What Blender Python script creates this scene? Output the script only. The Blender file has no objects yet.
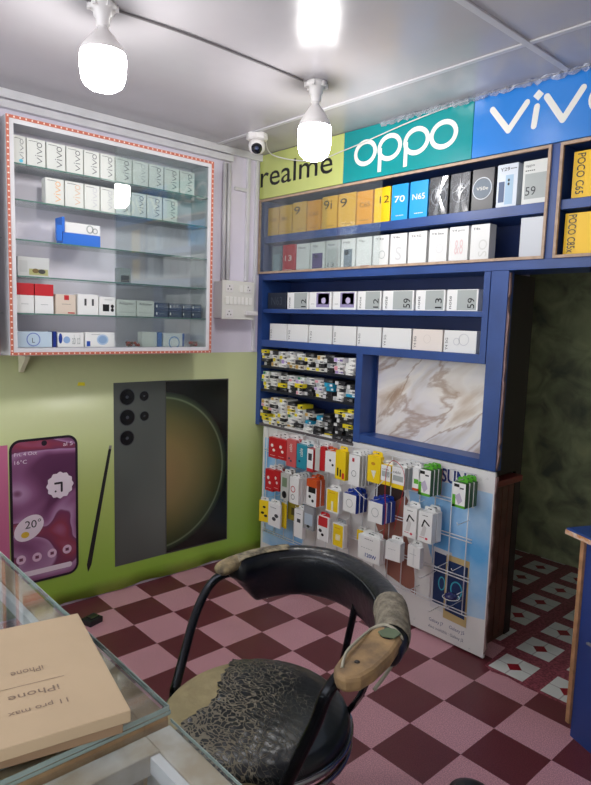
import bpy, bmesh, math, random
from mathutils import Vector, Matrix
random.seed(7)
C = bpy.context.scene.collection
sc = bpy.context.scene
PI = math.pi
# ------------------------------------------------------------------ camera (solved from the floor grid and the walls)
FPX = 621.56
YAW, PITCH, ROLL = (math.radians(a) for a in (-47.6514, -6.5848, 1.8017))
CAM = Vector((3.1112, -2.5251, 1.5539))
fwd = Vector((math.sin(YAW)*math.cos(PITCH), math.cos(YAW)*math.cos(PITCH), math.sin(PITCH)))
rgt = Vector((math.cos(YAW), -math.sin(YAW), 0)); upv = rgt.cross(fwd)
r2 = rgt*math.cos(ROLL) + upv*math.sin(ROLL); u2 = -rgt*math.sin(ROLL) + upv*math.cos(ROLL)
cd = bpy.data.cameras.new('camera'); cam = bpy.data.objects.new('camera', cd); C.objects.link(cam)
cd.sensor_fit = 'VERTICAL'; cd.sensor_height = 24; cd.lens = 24*FPX/785; cd.clip_start = .02
cam.matrix_world = Matrix(((r2.x, u2.x, -fwd.x, CAM.x), (r2.y, u2.y, -fwd.y, CAM.y), (r2.z, u2.z, -fwd.z, CAM.z), (0, 0, 0, 1)))
sc.camera = cam
def at(a, v, x, y):
    """where the sight line measured at (x, y) meets the plane a = v (metres)"""
    d = r2*((x-295.5)/FPX) - u2*((y-392.5)/FPX) + fwd
    i = 'xyz'.index(a)
    return CAM + d*((v-CAM[i])/d[i])

# ------------------------------------------------------------------ materials
def lin(c):
    c = c/255.0
    return c/12.92 if c <= .04045 else ((c+.055)/1.055)**2.4
def rgb(r, g, b): return (lin(r), lin(g), lin(b), 1)
MATS = {}
def newmat(name):
    m = bpy.data.materials.new(name); m.use_nodes = True
    nt = m.node_tree; bs = nt.nodes['Principled BSDF']
    return m, nt, bs
def mat(name, col, rough=.55, metal=0, noise=0, nscale=20, bump=0, bscale=60, col2=None, coat=0, spec=.5, emit=0):
    if name in MATS: return MATS[name]
    m, nt, bs = newmat(name); N, L = nt.nodes, nt.links
    bs.inputs['Roughness'].default_value = rough; bs.inputs['Metallic'].default_value = metal
    bs.inputs['Coat Weight'].default_value = coat; bs.inputs['Specular IOR Level'].default_value = spec
    c = rgb(*col); bs.inputs['Base Color'].default_value = c
    if emit:
        bs.inputs['Emission Color'].default_value = c; bs.inputs['Emission Strength'].default_value = emit
    tc = N.new('ShaderNodeTexCoord')
    if noise or col2:
        t = N.new('ShaderNodeTexNoise'); t.inputs['Scale'].default_value = nscale; t.inputs['Detail'].default_value = 6
        L.new(tc.outputs['Object'], t.inputs['Vector'])
        r = N.new('ShaderNodeValToRGB'); r.color_ramp.elements[0].position = .35; r.color_ramp.elements[1].position = .65
        c2 = rgb(*col2) if col2 else tuple(min(1, x*(1+noise)) for x in c[:3])+(1,)
        c1 = c if col2 else tuple(x*(1-noise) for x in c[:3])+(1,)
        r.color_ramp.elements[0].color = c1; r.color_ramp.elements[1].color = c2
        L.new(t.outputs['Fac'], r.inputs['Fac']); L.new(r.outputs['Color'], bs.inputs['Base Color'])
    if bump:
        t2 = N.new('ShaderNodeTexNoise'); t2.inputs['Scale'].default_value = bscale; t2.inputs['Detail'].default_value = 5
        L.new(tc.outputs['Object'], t2.inputs['Vector'])
        b = N.new('ShaderNodeBump'); b.inputs['Strength'].default_value = bump; b.inputs['Distance'].default_value = .01
        L.new(t2.outputs['Fac'], b.inputs['Height']); L.new(b.outputs['Normal'], bs.inputs['Normal'])
    MATS[name] = m
    return m
def flat(col, rough=.5):
    return mat('print_%d_%d_%d' % col, col, rough)
def glassmat(name, tint, f0=1.5, rough=.0, haze=0, hcol=(200, 210, 215)):
    m = bpy.data.materials.new(name); m.use_nodes = True; nt = m.node_tree; N, L = nt.nodes, nt.links
    N.remove(N['Principled BSDF']); out = N['Material Output']
    tr = N.new('ShaderNodeBsdfTransparent'); tr.inputs[0].default_value = tint+(1,)
    gl = N.new('ShaderNodeBsdfGlossy'); gl.inputs['Roughness'].default_value = rough
    fr = N.new('ShaderNodeFresnel'); ge = N.new('ShaderNodeNewGeometry'); mr = N.new('ShaderNodeMapRange')
    mr.inputs['To Min'].default_value = f0; mr.inputs['To Max'].default_value = 1/f0
    L.new(ge.outputs['Backfacing'], mr.inputs['Value']); L.new(mr.outputs[0], fr.inputs[0])
    mx = N.new('ShaderNodeMixShader'); L.new(fr.outputs[0], mx.inputs[0]); L.new(tr.outputs[0], mx.inputs[1]); L.new(gl.outputs[0], mx.inputs[2])
    last = mx
    if haze:
        df = N.new('ShaderNodeBsdfDiffuse'); df.inputs[0].default_value = rgb(*hcol)
        m2 = N.new('ShaderNodeMixShader'); m2.inputs[0].default_value = haze
        L.new(mx.outputs[0], m2.inputs[1]); L.new(df.outputs[0], m2.inputs[2]); last = m2
    L.new(last.outputs[0], out.inputs[0])
    MATS[name] = m
    return m
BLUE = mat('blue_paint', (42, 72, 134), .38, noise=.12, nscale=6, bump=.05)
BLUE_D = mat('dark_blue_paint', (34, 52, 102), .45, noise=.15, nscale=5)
TAN = mat('raw_wood_edge', (178, 152, 130), .6, noise=.15, nscale=30)
WHITE = mat('white_board', (232, 231, 232), .5)
PAPER = mat('white_carton', (236, 236, 234), .45)
GREYC = mat('grey_carton', (188, 192, 190), .45)
BLACK = mat('black_carton', (26, 27, 32), .4)
WIRE = mat('white_wire', (226, 228, 230), .35)
ALU = mat('white_metal', (214, 213, 216), .35, noise=.05, nscale=9)
CABBACK = mat('lilac_backboard', (236, 232, 242), .6)
CHROME = mat('chrome_tube', (150, 150, 155), .18, metal=1)
GLASS = glassmat('clear_glass', (.97, .985, .98))
PANE = glassmat('green_tinted_glass', (.965, .985, .98), haze=.035)
SHELFG = glassmat('shelf_glass', (.96, .985, .975), haze=.04, hcol=(150, 190, 180))
EDGEG = mat('green_glass_edge', (96, 132, 122), .15)
FILM = glassmat('plastic_film', (.93, .93, .94), 1.6, .12, haze=.04)

# ------------------------------------------------------------------ mesh building
class MB:
    def __init__(s): s.bm = bmesh.new(); s.mats = []
    def mi(s, m):
        if m is None: return 0
        if m not in s.mats: s.mats.append(m)
        return s.mats.index(m)
    def box(s, x0, x1, y0, y1, z0, z1, m=None, mx=None):
        i = s.mi(m)
        vs = [Vector((x, y, z)) for x in (x0, x1) for y in (y0, y1) for z in (z0, z1)]
        if mx: vs = [mx @ v for v in vs]
        v = [s.bm.verts.new(p) for p in vs]
        for f in ((0, 1, 3, 2), (4, 6, 7, 5), (0, 4, 5, 1), (2, 3, 7, 6), (0, 2, 6, 4), (1, 5, 7, 3)):
            fc = s.bm.faces.new([v[k] for k in f]); fc.material_index = i
        return s
    def poly(s, pts, m=None):
        f = s.bm.faces.new([s.bm.verts.new(p) for p in pts]); f.material_index = s.mi(m); return s
    def prism(s, pts, off, m=None, smooth=False):
        i = s.mi(m); off = Vector(off)
        a = [s.bm.verts.new(p) for p in pts]; b = [s.bm.verts.new(Vector(p)+off) for p in pts]
        for f in (a, list(reversed(b))):
            fc = s.bm.faces.new(f); fc.material_index = i
        n = len(a)
        for k in range(n):
            fc = s.bm.faces.new((a[k], b[k], b[(k+1) % n], a[(k+1) % n])); fc.material_index = i; fc.smooth = smooth
        return s
    def tube(s, pts, r, m=None, seg=10, closed=False, cap=True, prof=None, up=None):
        i = s.mi(m); pts = [Vector(p) for p in pts]; n = len(pts)
        rs = r if isinstance(r, (list, tuple)) else [r]*n
        rings = []; nrm = None
        for k in range(n):
            if closed: t = pts[(k+1) % n]-pts[k-1]
            else: t = pts[min(k+1, n-1)]-pts[max(k-1, 0)]
            if t.length < 1e-9: t = Vector((0, 0, 1))
            t.normalize()
            if up is not None:
                nrm = t.cross(up).normalized()
            elif nrm is None:
                nrm = t.orthogonal().normalized()
            else:
                nrm = (nrm - t*nrm.dot(t)).normalized()
            bn = nrm.cross(t)
            ring = []
            if prof:
                for (a, b) in prof: ring.append(s.bm.verts.new(pts[k]+(nrm*a+bn*b)*rs[k]))
            else:
                for q in range(seg):
                    a = 2*PI*q/seg; ring.append(s.bm.verts.new(pts[k]+(nrm*math.cos(a)+bn*math.sin(a))*rs[k]))
            rings.append(ring)
        S = len(rings[0])
        for k in range(n if closed else n-1):
            A, B = rings[k], rings[(k+1) % n]
            for q in range(S):
                fc = s.bm.faces.new((A[q], A[(q+1) % S], B[(q+1) % S], B[q])); fc.smooth = True; fc.material_index = i
        if cap and not closed:
            for R in (rings[0], rings[-1]):
                fc = s.bm.faces.new(R); fc.material_index = i
        return s
    def lathe(s, prof, cx=0, cy=0, cz=0, m=None, seg=24, smooth=True, axis='z'):
        i = s.mi(m); rings = []
        def P(r, h, a):
            if axis == 'z': return (cx+r*math.cos(a), cy+r*math.sin(a), cz+h)
            if axis == 'x': return (cx+h, cy+r*math.cos(a), cz+r*math.sin(a))
            return (cx+r*math.cos(a), cy+h, cz+r*math.sin(a))
        for (r, h) in prof:
            if r < 1e-6: rings.append([s.bm.verts.new(P(0, h, 0))])
            else: rings.append([s.bm.verts.new(P(r, h, 2*PI*k/seg)) for k in range(seg)])
        for A, B in zip(rings, rings[1:]):
            for k in range(seg):
                k2 = (k+1) % seg
                if len(A) == 1 and len(B) == 1: continue
                if len(A) == 1: f = (A[0], B[k], B[k2])
                elif len(B) == 1: f = (A[k], B[0], A[k2])
                else: f = (A[k], B[k], B[k2], A[k2])
                fc = s.bm.faces.new(f); fc.smooth = smooth; fc.material_index = i
        return s
    def build(s, name, m=None, parent=None, org=(0, 0, 0), bevel=0):
        org = Vector(org)
        if parent is not None and parent.get('_w'): org = Vector(parent['_w'])
        bmesh.ops.recalc_face_normals(s.bm, faces=s.bm.faces)
        if org.length: bmesh.ops.translate(s.bm, verts=s.bm.verts, vec=-org)
        me = bpy.data.meshes.new(name); s.bm.to_mesh(me); s.bm.free()
        for q in (s.mats if s.mats else [m]): me.materials.append(q)
        o = bpy.data.objects.new(name, me); C.objects.link(o)
        if parent is not None:
            o.parent = parent
            if parent.get('_w'): o['_w'] = tuple(org)
        else: o.location = org
        if bevel:
            b = o.modifiers.new('soft_edges', 'BEVEL'); b.width = bevel; b.segments = 2; b.limit_method = 'ANGLE'
        return o
def smooth_path(P, n=8, closed=False):
    P = [Vector(p) for p in P]; out = []; N = len(P)
    rng = range(N) if closed else range(N-1)
    for k in rng:
        if closed: a, b, c, d = P[k-1], P[k], P[(k+1) % N], P[(k+2) % N]
        else: a, b, c, d = P[max(k-1, 0)], P[k], P[k+1], P[min(k+2, N-1)]
        for j in range(n):
            t = j/n
            out.append(.5*((2*b)+(c-a)*t+(2*a-5*b+4*c-d)*t*t+(3*b-a-3*c+d)*t**3))
    if not closed: out.append(P[-1])
    return out
def tag(o, label=None, cat=None, group=None, kind=None):
    if label: o['label'] = label
    if cat: o['category'] = cat
    if group: o['group'] = group
    if kind: o['kind'] = kind
    return o
def thing(name, label, cat, loc=(0, 0, 0), group=None, rz=0, world=False):
    """an Empty at the base; world=True: its parts are given in world coordinates"""
    o = bpy.data.objects.new(name, None); C.objects.link(o); o.location = loc; o.rotation_euler.z = rz
    o.empty_display_size = .05
    if world: o['_w'] = tuple(loc)
    return tag(o, label, cat, group)
def struct(o): o['kind'] = 'structure'; return o
def copy_tree(o, parent=None):
    c = o.copy(); C.objects.link(c); c.parent = parent
    for ch in list(o.children): copy_tree(ch, c)
    return c
# printed shapes are laid out in (u, v), metres, on a face: 'y' looks to -Y, 'x' looks to +X, 'z' looks up
FACE = {'y': lambda u, v, d: Vector((u, -d, v)), 'x': lambda u, v, d: Vector((d, u, v)), 'z': lambda u, v, d: Vector((u, v, d))}
TXT = {}
def textmesh(s, bold=0):
    k = (s, bold)
    if k in TXT: return TXT[k]
    cu = bpy.data.curves.new('lettering', 'FONT'); cu.body = s; cu.size = 1; cu.offset = bold; cu.resolution_u = 3
    o = bpy.data.objects.new('lettering', cu); C.objects.link(o)
    dg = bpy.context.evaluated_depsgraph_get(); dg.update()
    me = bpy.data.meshes.new_from_object(o.evaluated_get(dg), depsgraph=dg)
    V = [tuple(v.co) for v in me.vertices]; P = [tuple(p.vertices) for p in me.polygons]
    bpy.data.objects.remove(o); bpy.data.meshes.remove(me); bpy.data.curves.remove(cu)
    TXT[k] = (V, P); return TXT[k]
def text(mb, s, u0, u1, v0, v1, base, face, m, roll=0, bold=0, d=.0008):
    """adds lettering that fills the rectangle u0..u1, v0..v1 (before roll, in quarter turns) at distance d before the point base"""
    V, P = textmesh(s, bold)
    if not V: return
    xs = [v[0] for v in V]; ys = [v[1] for v in V]
    cu, cv, w, h = (u0+u1)/2, (v0+v1)/2, u1-u0, v1-v0
    if roll % 2: w, h = h, w
    a = roll*PI/2; i = mb.mi(m); vs = []
    for x, y, _ in V:
        p = ((x-min(xs))/(max(xs)-min(xs))-.5)*w; q = ((y-min(ys))/max(1e-6, (max(ys)-min(ys)))-.5)*h
        vs.append(mb.bm.verts.new(Vector(base)+FACE[face](cu+p*math.cos(a)-q*math.sin(a), cv+p*math.sin(a)+q*math.cos(a), d)))
    for p in P:
        try: f = mb.bm.faces.new([vs[k] for k in p]); f.material_index = i
        except ValueError: pass
def shape(mb, pts, base, face, m, d=.0006, th=.0004):
    """a flat printed outline"""
    if face == 'y': off = (0, th, 0)
    elif face == 'x': off = (-th, 0, 0)
    else: off = (0, 0, -th)
    mb.prism([Vector(base)+FACE[face](u, v, d) for u, v in pts], off, m)
def rect(u0, u1, v0, v1): return [(u0, v0), (u1, v0), (u1, v1), (u0, v1)]
def ell(cu, cv, a, b=None, n=24): b = b or a; return [(cu+a*math.cos(2*PI*k/n), cv+b*math.sin(2*PI*k/n)) for k in range(n)]
def rrect(u0, u1, v0, v1, r, n=5):
    out = []
    for cx, cy, s in ((u1-r, v1-r, 0), (u0+r, v1-r, 1), (u0+r, v0+r, 2), (u1-r, v0+r, 3)):
        for k in range(n+1):
            a = (s+k/n)*PI/2; out.append((cx+r*math.cos(a), cy+r*math.sin(a)))
    return out
def ring(mb, cu, cv, a, b, w, base, face, m, d=.0008, n=28):
    i = mb.mi(m); A = []; B = []
    for k in range(n):
        t = 2*PI*k/n
        A.append(mb.bm.verts.new(Vector(base)+FACE[face](cu+a*math.cos(t), cv+b*math.sin(t), d)))
        B.append(mb.bm.verts.new(Vector(base)+FACE[face](cu+(a-w)*math.cos(t), cv+(b-w)*math.sin(t), d)))
    for k in range(n):
        f = mb.bm.faces.new((A[k], A[(k+1) % n], B[(k+1) % n], B[k])); f.material_index = i
def stroke(mb, pts, w, base, face, m, d=.0008):
    for k, (p, q) in enumerate(zip(pts, pts[1:])):
        p, q = Vector(p), Vector(q); t = (q-p).normalized(); nn = Vector((-t.y, t.x))*w/2
        mb.poly([Vector(base)+FACE[face](c.x, c.y, d+k*2e-5) for c in (p+nn, p-nn, q-nn, q+nn)], m)
    for k, p in enumerate(pts):
        mb.poly([Vector(base)+FACE[face](u, v, d+1e-4+k*2e-5) for u, v in ell(p[0], p[1], w/2, n=12)], m)
def vivo(mb, u0, v0, w, h, base, face, m, roll=0, d=.0008, sw=.13):
    """the rounded four-letter word, drawn in strokes; roll in quarter turns about (u0, v0)"""
    def R(p):
        x, y = p[0]*w, p[1]*h
        return (u0+x, v0+y) if not roll else (u0-y, v0+x)
    t = sw*h*1.1
    stroke(mb, [R((0, .75)), R((.14, 0)), R((.28, .75))], t, base, face, m, d)
    stroke(mb, [R((.39, .0)), R((.39, .7))], t, base, face, m, d)
    c = R((.39, .98)); shape(mb, [(c[0]-t*.8, c[1]), (c[0], c[1]-t*.8), (c[0]+t*.8, c[1]), (c[0], c[1]+t*.8)], base, face, m, d)
    stroke(mb, [R((.5, .75)), R((.64, 0)), R((.78, .75))], t, base, face, m, d)
    c = R((.95, .37)); a, b = (.17*w*.8, .42*h) if not roll else (.42*h, .17*w*.8)
    ring(mb, c[0], c[1], a, b, t, base, face, m, d)

# ================================================================== THE SETTING
WX = -.045
T = .23; GX, GY = 2.65*T, -2.74*T
def floor_mat():
    m, nt, bs = newmat('checked_vinyl'); N, L = nt.nodes, nt.links
    tc = N.new('ShaderNodeTexCoord'); mp = N.new('ShaderNodeMapping'); mp.inputs['Scale'].default_value = (1/T, 1/T, 1)
    mp.inputs['Location'].default_value = (-GX/T+20, -GY/T+20, .5)
    L.new(tc.outputs['Object'], mp.inputs[0])
    ck = N.new('ShaderNodeTexChecker'); ck.inputs['Scale'].default_value = 1
    ck.inputs['Color1'].default_value = rgb(212, 158, 168); ck.inputs['Color2'].default_value = rgb(108, 50, 58)
    L.new(mp.outputs[0], ck.inputs[0])
    sp = N.new('ShaderNodeTexNoise'); sp.inputs['Scale'].default_value = 230; sp.inputs['Detail'].default_value = 2
    L.new(tc.outputs['Object'], sp.inputs['Vector'])
    r = N.new('ShaderNodeValToRGB'); r.color_ramp.elements[0].position = .38; r.color_ramp.elements[1].position = .62
    r.color_ramp.elements[0].color = (.66, .64, .66, 1); r.color_ramp.elements[1].color = (1.2, 1.2, 1.2, 1)
    L.new(sp.outputs['Fac'], r.inputs['Fac'])
    mu = N.new('ShaderNodeMix'); mu.data_type = 'RGBA'; mu.blend_type = 'MULTIPLY'; mu.inputs[0].default_value = .8
    L.new(ck.outputs['Color'], mu.inputs[6]); L.new(r.outputs['Color'], mu.inputs[7])
    # dust, patchy
    dn = N.new('ShaderNodeTexNoise'); dn.inputs['Scale'].default_value = 1.7; dn.inputs['Detail'].default_value = 8
    L.new(tc.outputs['Object'], dn.inputs['Vector'])
    dr = N.new('ShaderNodeValToRGB'); dr.color_ramp.elements[0].position = .52; dr.color_ramp.elements[1].position = .75
    dr.color_ramp.elements[0].color = (0, 0, 0, 1); dr.color_ramp.elements[1].color = (.22, .22, .22, 1)
    L.new(dn.outputs['Fac'], dr.inputs['Fac'])
    m2 = N.new('ShaderNodeMix'); m2.data_type = 'RGBA'; L.new(dr.outputs['Color'], m2.inputs[0])
    L.new(mu.outputs[2], m2.inputs[6]); m2.inputs[7].default_value = rgb(138, 104, 96)
    L.new(m2.outputs[2], bs.inputs['Base Color'])
    bs.inputs['Roughness'].default_value = .42
    wv = N.new('ShaderNodeTexNoise'); wv.inputs['Scale'].default_value = 3.5
    L.new(tc.outputs['Object'], wv.inputs['Vector'])
    b = N.new('ShaderNodeBump'); b.inputs['Strength'].default_value = .25; b.inputs['Distance'].default_value = .02
    L.new(wv.outputs['Fac'], b.inputs['Height']); L.new(b.outputs['Normal'], bs.inputs['Normal'])
    return m
def tile_mat():
    """red vinyl with white squares, each with a small red diamond"""
    m, nt, bs = newmat('red_and_white_tile'); N, L = nt.nodes, nt.links
    tc = N.new('ShaderNodeTexCoord'); sp = N.new('ShaderNodeSeparateXYZ'); L.new(tc.outputs['Object'], sp.inputs[0])
    def M(op, a, b=None, c=None):
        n = N.new('ShaderNodeMath'); n.operation = op
        for k, q in enumerate((a, b, c)):
            if q is None: continue
            if isinstance(q, (int, float)): n.inputs[k].default_value = q
            else: L.new(q, n.inputs[k])
        return n.outputs[0]
    ax = M('ABSOLUTE', M('SUBTRACT', M('FRACT', M('ADD', M('DIVIDE', M('SUBTRACT', sp.outputs[0], 1.815), .25), 20.5)), .5))
    ay = M('ABSOLUTE', M('SUBTRACT', M('FRACT', M('ADD', M('DIVIDE', M('SUBTRACT', sp.outputs[1], .077), .252), 20.5)), .5))
    sq = M('LESS_THAN', M('MAXIMUM', ax, ay), .335)
    dia = M('LESS_THAN', M('ADD', ax, ay), .15)
    vein = M('LESS_THAN', M('MINIMUM', ax, ay), .012)
    nz = N.new('ShaderNodeTexNoise'); nz.inputs['Scale'].default_value = 90; nz.inputs['Detail'].default_value = 4
    L.new(tc.outputs['Object'], nz.inputs['Vector'])
    rr = N.new('ShaderNodeValToRGB'); rr.color_ramp.elements[0].color = rgb(118, 54, 66); rr.color_ramp.elements[1].color = rgb(166, 88, 102)
    rr.color_ramp.elements[0].position = .4; rr.color_ramp.elements[1].position = .6
    L.new(nz.outputs['Fac'], rr.inputs[0])
    def MX(f, a, b):
        n = N.new('ShaderNodeMix'); n.data_type = 'RGBA'
        L.new(f, n.inputs[0])
        for k, q in ((6, a), (7, b)):
            if isinstance(q, tuple): n.inputs[k].default_value = q
            else: L.new(q, n.inputs[k])
        return n.outputs[2]
    wh = MX(vein, rgb(222, 226, 222), rgb(186, 182, 184))
    wh = MX(dia, wh, rgb(150, 28, 44))
    L.new(MX(sq, rr.outputs[0], wh), bs.inputs['Base Color']); bs.inputs['Roughness'].default_value = .35
    return m
g = MB().box(-.1, 3.75, -3.6, 3.0, -.06, -.003)
struct(g.build('floor', tile_mat()))
vin = MB()
vin.prism([(WX, -3.6, -.0029), (3.7, -3.6, -.0029), (3.7, .0, -.0029), (2.1, -.03, -.0029), (1.93, -.04, -.0029), (1.84, -.03, -.0029), (1.77, -.045, -.0029), (1.72, -.02, -.0029), (1.7, .2, -.0029), (WX, .2, -.0029)], (0, 0, .0029))
struct(vin.build('floor_vinyl', floor_mat()))
WALLM = mat('lilac_wall', (224, 218, 232), .55, noise=.05, nscale=3, bump=.04, bscale=12)
struct(MB().box(-.15, WX, -3.6, 3.0, -.06, 2.66).build('wall_left', WALLM))
struct(MB().box(WX, 1.6, .32, .365, -.003, 2.57).build('wall_back', WALLM))
struct(MB().box(1.6, 3.7, .32, .365, 1.83, 2.57).build('wall_back', WALLM))
struct(MB().box(3.7, 3.8, -3.6, 3.0, -.06, 2.66).build('wall_right', mat('cream_wall', (206, 202, 196), .6)))
def mural():
    m, nt, bs = newmat('dark_leafy_mural'); N, L = nt.nodes, nt.links
    tc = N.new('ShaderNodeTexCoord'); t = N.new('ShaderNodeTexNoise'); t.inputs['Scale'].default_value = 6; t.inputs['Detail'].default_value = 12; t.inputs['Distortion'].default_value = .8
    L.new(tc.outputs['Object'], t.inputs['Vector'])
    r = N.new('ShaderNodeValToRGB'); e = r.color_ramp.elements
    e[0].position = .3; e[0].color = rgb(104, 110, 94); e[1].position = .72; e[1].color = rgb(190, 200, 150)
    L.new(t.outputs['Fac'], r.inputs[0]); L.new(r.outputs[0], bs.inputs['Base Color']); bs.inputs['Roughness'].default_value = .5
    return m
struct(MB().box(WX, 3.7, 1.52, 1.6, -.003, 2.57).build('wall_far', mural()))
def ceil_mat():
    m, nt, bs = newmat('glossy_ceiling_board'); N, L = nt.nodes, nt.links
    tc = N.new('ShaderNodeTexCoord')
    t = N.new('ShaderNodeTexNoise'); t.inputs['Scale'].default_value = 1.3; t.inputs['Detail'].default_value = 5; L.new(tc.outputs['Object'], t.inputs['Vector'])
    r = N.new('ShaderNodeValToRGB'); r.color_ramp.elements[0].color = rgb(168, 164, 168); r.color_ramp.elements[1].color = rgb(190, 186, 190)
    L.new(t.outputs['Fac'], r.inputs[0]); L.new(r.outputs[0], bs.inputs['Base Color'])
    bs.inputs['Roughness'].default_value = .24; bs.inputs['Specular IOR Level'].default_value = .4
    t2 = N.new('ShaderNodeTexNoise'); t2.inputs['Scale'].default_value = 4; L.new(tc.outputs['Object'], t2.inputs['Vector'])
    t3 = N.new('ShaderNodeTexNoise'); t3.inputs['Scale'].default_value = 160; L.new(tc.outputs['Object'], t3.inputs['Vector'])
    ad = N.new('ShaderNodeMath'); ad.operation = 'MULTIPLY_ADD'; ad.inputs[1].default_value = .02
    L.new(t3.outputs['Fac'], ad.inputs[0]); L.new(t2.outputs['Fac'], ad.inputs[2])
    b = N.new('ShaderNodeBump'); b.inputs['Strength'].default_value = .3; b.inputs['Distance'].default_value = .012
    L.new(ad.outputs[0], b.inputs['Height']); L.new(b.outputs['Normal'], bs.inputs['Normal'])
    return m
CM = ceil_mat()
struct(MB().box(-.1, 3.8, -3.6, 3.0, 2.57, 2.66).build('ceiling', CM))
SEAM = mat('ceiling_joint', (196, 194, 198), .4)
for k, (x, w) in enumerate(((1.9, .028), (2.75, .028))):
    struct(MB().box(x-w/2, x+w/2, -3.6, .0, 2.563, 2.5705).build('trim_%d' % (k+1), SEAM, bevel=.002))
struct(MB().box(WX, 3.7, -.36, -.335, 2.564, 2.5705).build('trim_3', SEAM, bevel=.002))
struct(MB().box(WX, 3.7, -1.95, -1.925, 2.564, 2.5705).build('trim_4', SEAM, bevel=.002))
struct(MB().box(WX, -.01, -3.6, -.235, 2.485, 2.52).build('trim_5', ALU, bevel=.004))          # boxed cable trunking under the ceiling
struct(MB().box(WX, -.015, -3.6, -.0, 2.53, 2.57).build('trim_6', ALU, bevel=.003))
struct(MB().box(WX, WX+.02, -.12, -.095, 1.79, 2.56).box(WX, WX+.02, -.21, -.12, 2.33, 2.35).box(WX, WX+.02, -.05, -.03, 1.35, 2.56).build('trim_7', ALU, bevel=.003))

# ================================================================== LIGHTS
def emis(name, col, s):
    m = bpy.data.materials.new(name); m.use_nodes = True; N, L = m.node_tree.nodes, m.node_tree.links
    N.remove(N['Principled BSDF']); e = N.new('ShaderNodeEmission'); e.inputs[0].default_value = col+(1,); e.inputs[1].default_value = s
    L.new(e.outputs[0], N['Material Output'].inputs[0]); return m
CER = mat('white_ceramic', (226, 222, 220), .3)
def bulb(x, y, label, s, k=1.0, sc_=(.88, .93)):
    t = thing('light_bulb', label, 'light bulb', (x, y, 2.57), 'ceiling bulbs'); t.scale = (sc_[0], sc_[0], sc_[1])
    h = MB(); h.lathe([(0, 0), (.052, 0), (.052, -.018), (.036, -.022), (.034, -.05), (.027, -.055), (.025, -.085), (.021, -.09), (.0, -.09)])
    for a in range(6): h.box(.044, .058, -.008, .008, -.024, -.004, mx=Matrix.Rotation(a*PI/3, 4, 'Z'))
    h.build('bulb_holder', CER, t)
    b = MB(); b.lathe([(.018, -.085), (.02, -.1), (.034, -.115), (.052, -.14), (.07*k, -.17), (.079*k, -.19), (.0795*k, -.198)], seg=32)
    b.build('bulb_neck', CER, t)
    e = MB(); e.lathe([(.079*k, -.196), (.082*k, -.22), (.081*k, -.27), (.077*k, -.30), (.068*k, -.325), (.05*k, -.340), (.028*k, -.347), (0, -.349)], seg=32)
    e.build('bulb_dome', emis('lit_bulb', (1, .975, .955), s), t)
    return t
bulb(1.045, -1.555, 'large lit bulb on the ceiling above the white-framed wall cabinet', 62, 1.05, (.88, .78))
bulb(1.075, -.605, 'lit bulb hanging in front of the yellow-green sign', 62)
w = bpy.data.worlds.new('world'); sc.world = w; w.use_nodes = True
w.node_tree.nodes['Background'].inputs[0].default_value = (.92, .95, 1, 1); w.node_tree.nodes['Background'].inputs[1].default_value = 3.0
sc.view_settings.view_transform = 'Standard'; sc.view_settings.look = 'None'; sc.view_settings.gamma = 1
sc.view_settings.use_curve_mapping = False; sc.view_settings.exposure = 0

# ceiling cable between the bulbs
cb = MB(); cb.tube(smooth_path([(1.1, -3.0, 2.562), (1.075, -2.2, 2.563), (1.05, -1.62, 2.564), (1.075, -1.2, 2.563), (1.06, -.67, 2.564)]), .0045)
tag(cb.build('cable', mat('grey_cable', (110, 106, 108), .5)), 'dark grey cable running along the ceiling between the two bulbs', 'cable')
P = [at('y', -.02, x, y) for x, y in ((262, 150), (285, 158), (312, 161), (345, 150), (378, 136), (405, 124), (440, 110), (468, 100))]
P[0] = Vector((.36, -.3, 2.56)); P[1].y = -.12
tag(MB().tube(smooth_path(P), .003).build('cable', mat('white_cable', (214, 212, 208), .5)), 'thin white cable draped across the top of the brand signs', 'cable')

# CCTV camera
t = thing('dome_camera', 'white dome security camera on the ceiling beside the yellow-green sign', 'security camera', (.3, -.31, 2.57))
MB().lathe([(0, 0), (.058, 0), (.06, -.03), (.05, -.035), (0, -.035)], seg=8, smooth=False).build('mount', CER, t)
MB().lathe([(0, -.033), (.04, -.035), (.047, -.06), (.044, -.085), (.03, -.102), (0, -.108)]).build('dome_body', CER, t)
d = (CAM-Vector((.3, -.31, 2.49))).normalized(); q = d.to_track_quat('Z', 'Y').to_matrix().to_4x4(); q.translation = Vector((0, 0, -.075))
ln = MB(); ln.lathe([(0, .058), (.018, .056), (.022, .05), (.03, .036)]); bmesh.ops.transform(ln.bm, matrix=q, verts=ln.bm.verts)
lo = ln.build('lens', mat('black_lens', (18, 20, 28), .12), t)
ln = MB(); ln.lathe([(.0, .0605), (.009, .06), (.010, .057)]); bmesh.ops.transform(ln.bm, matrix=q, verts=ln.bm.verts)
ln.build('lens_glass', mat('blue_lens', (60, 70, 100), .08), lo)

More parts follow.
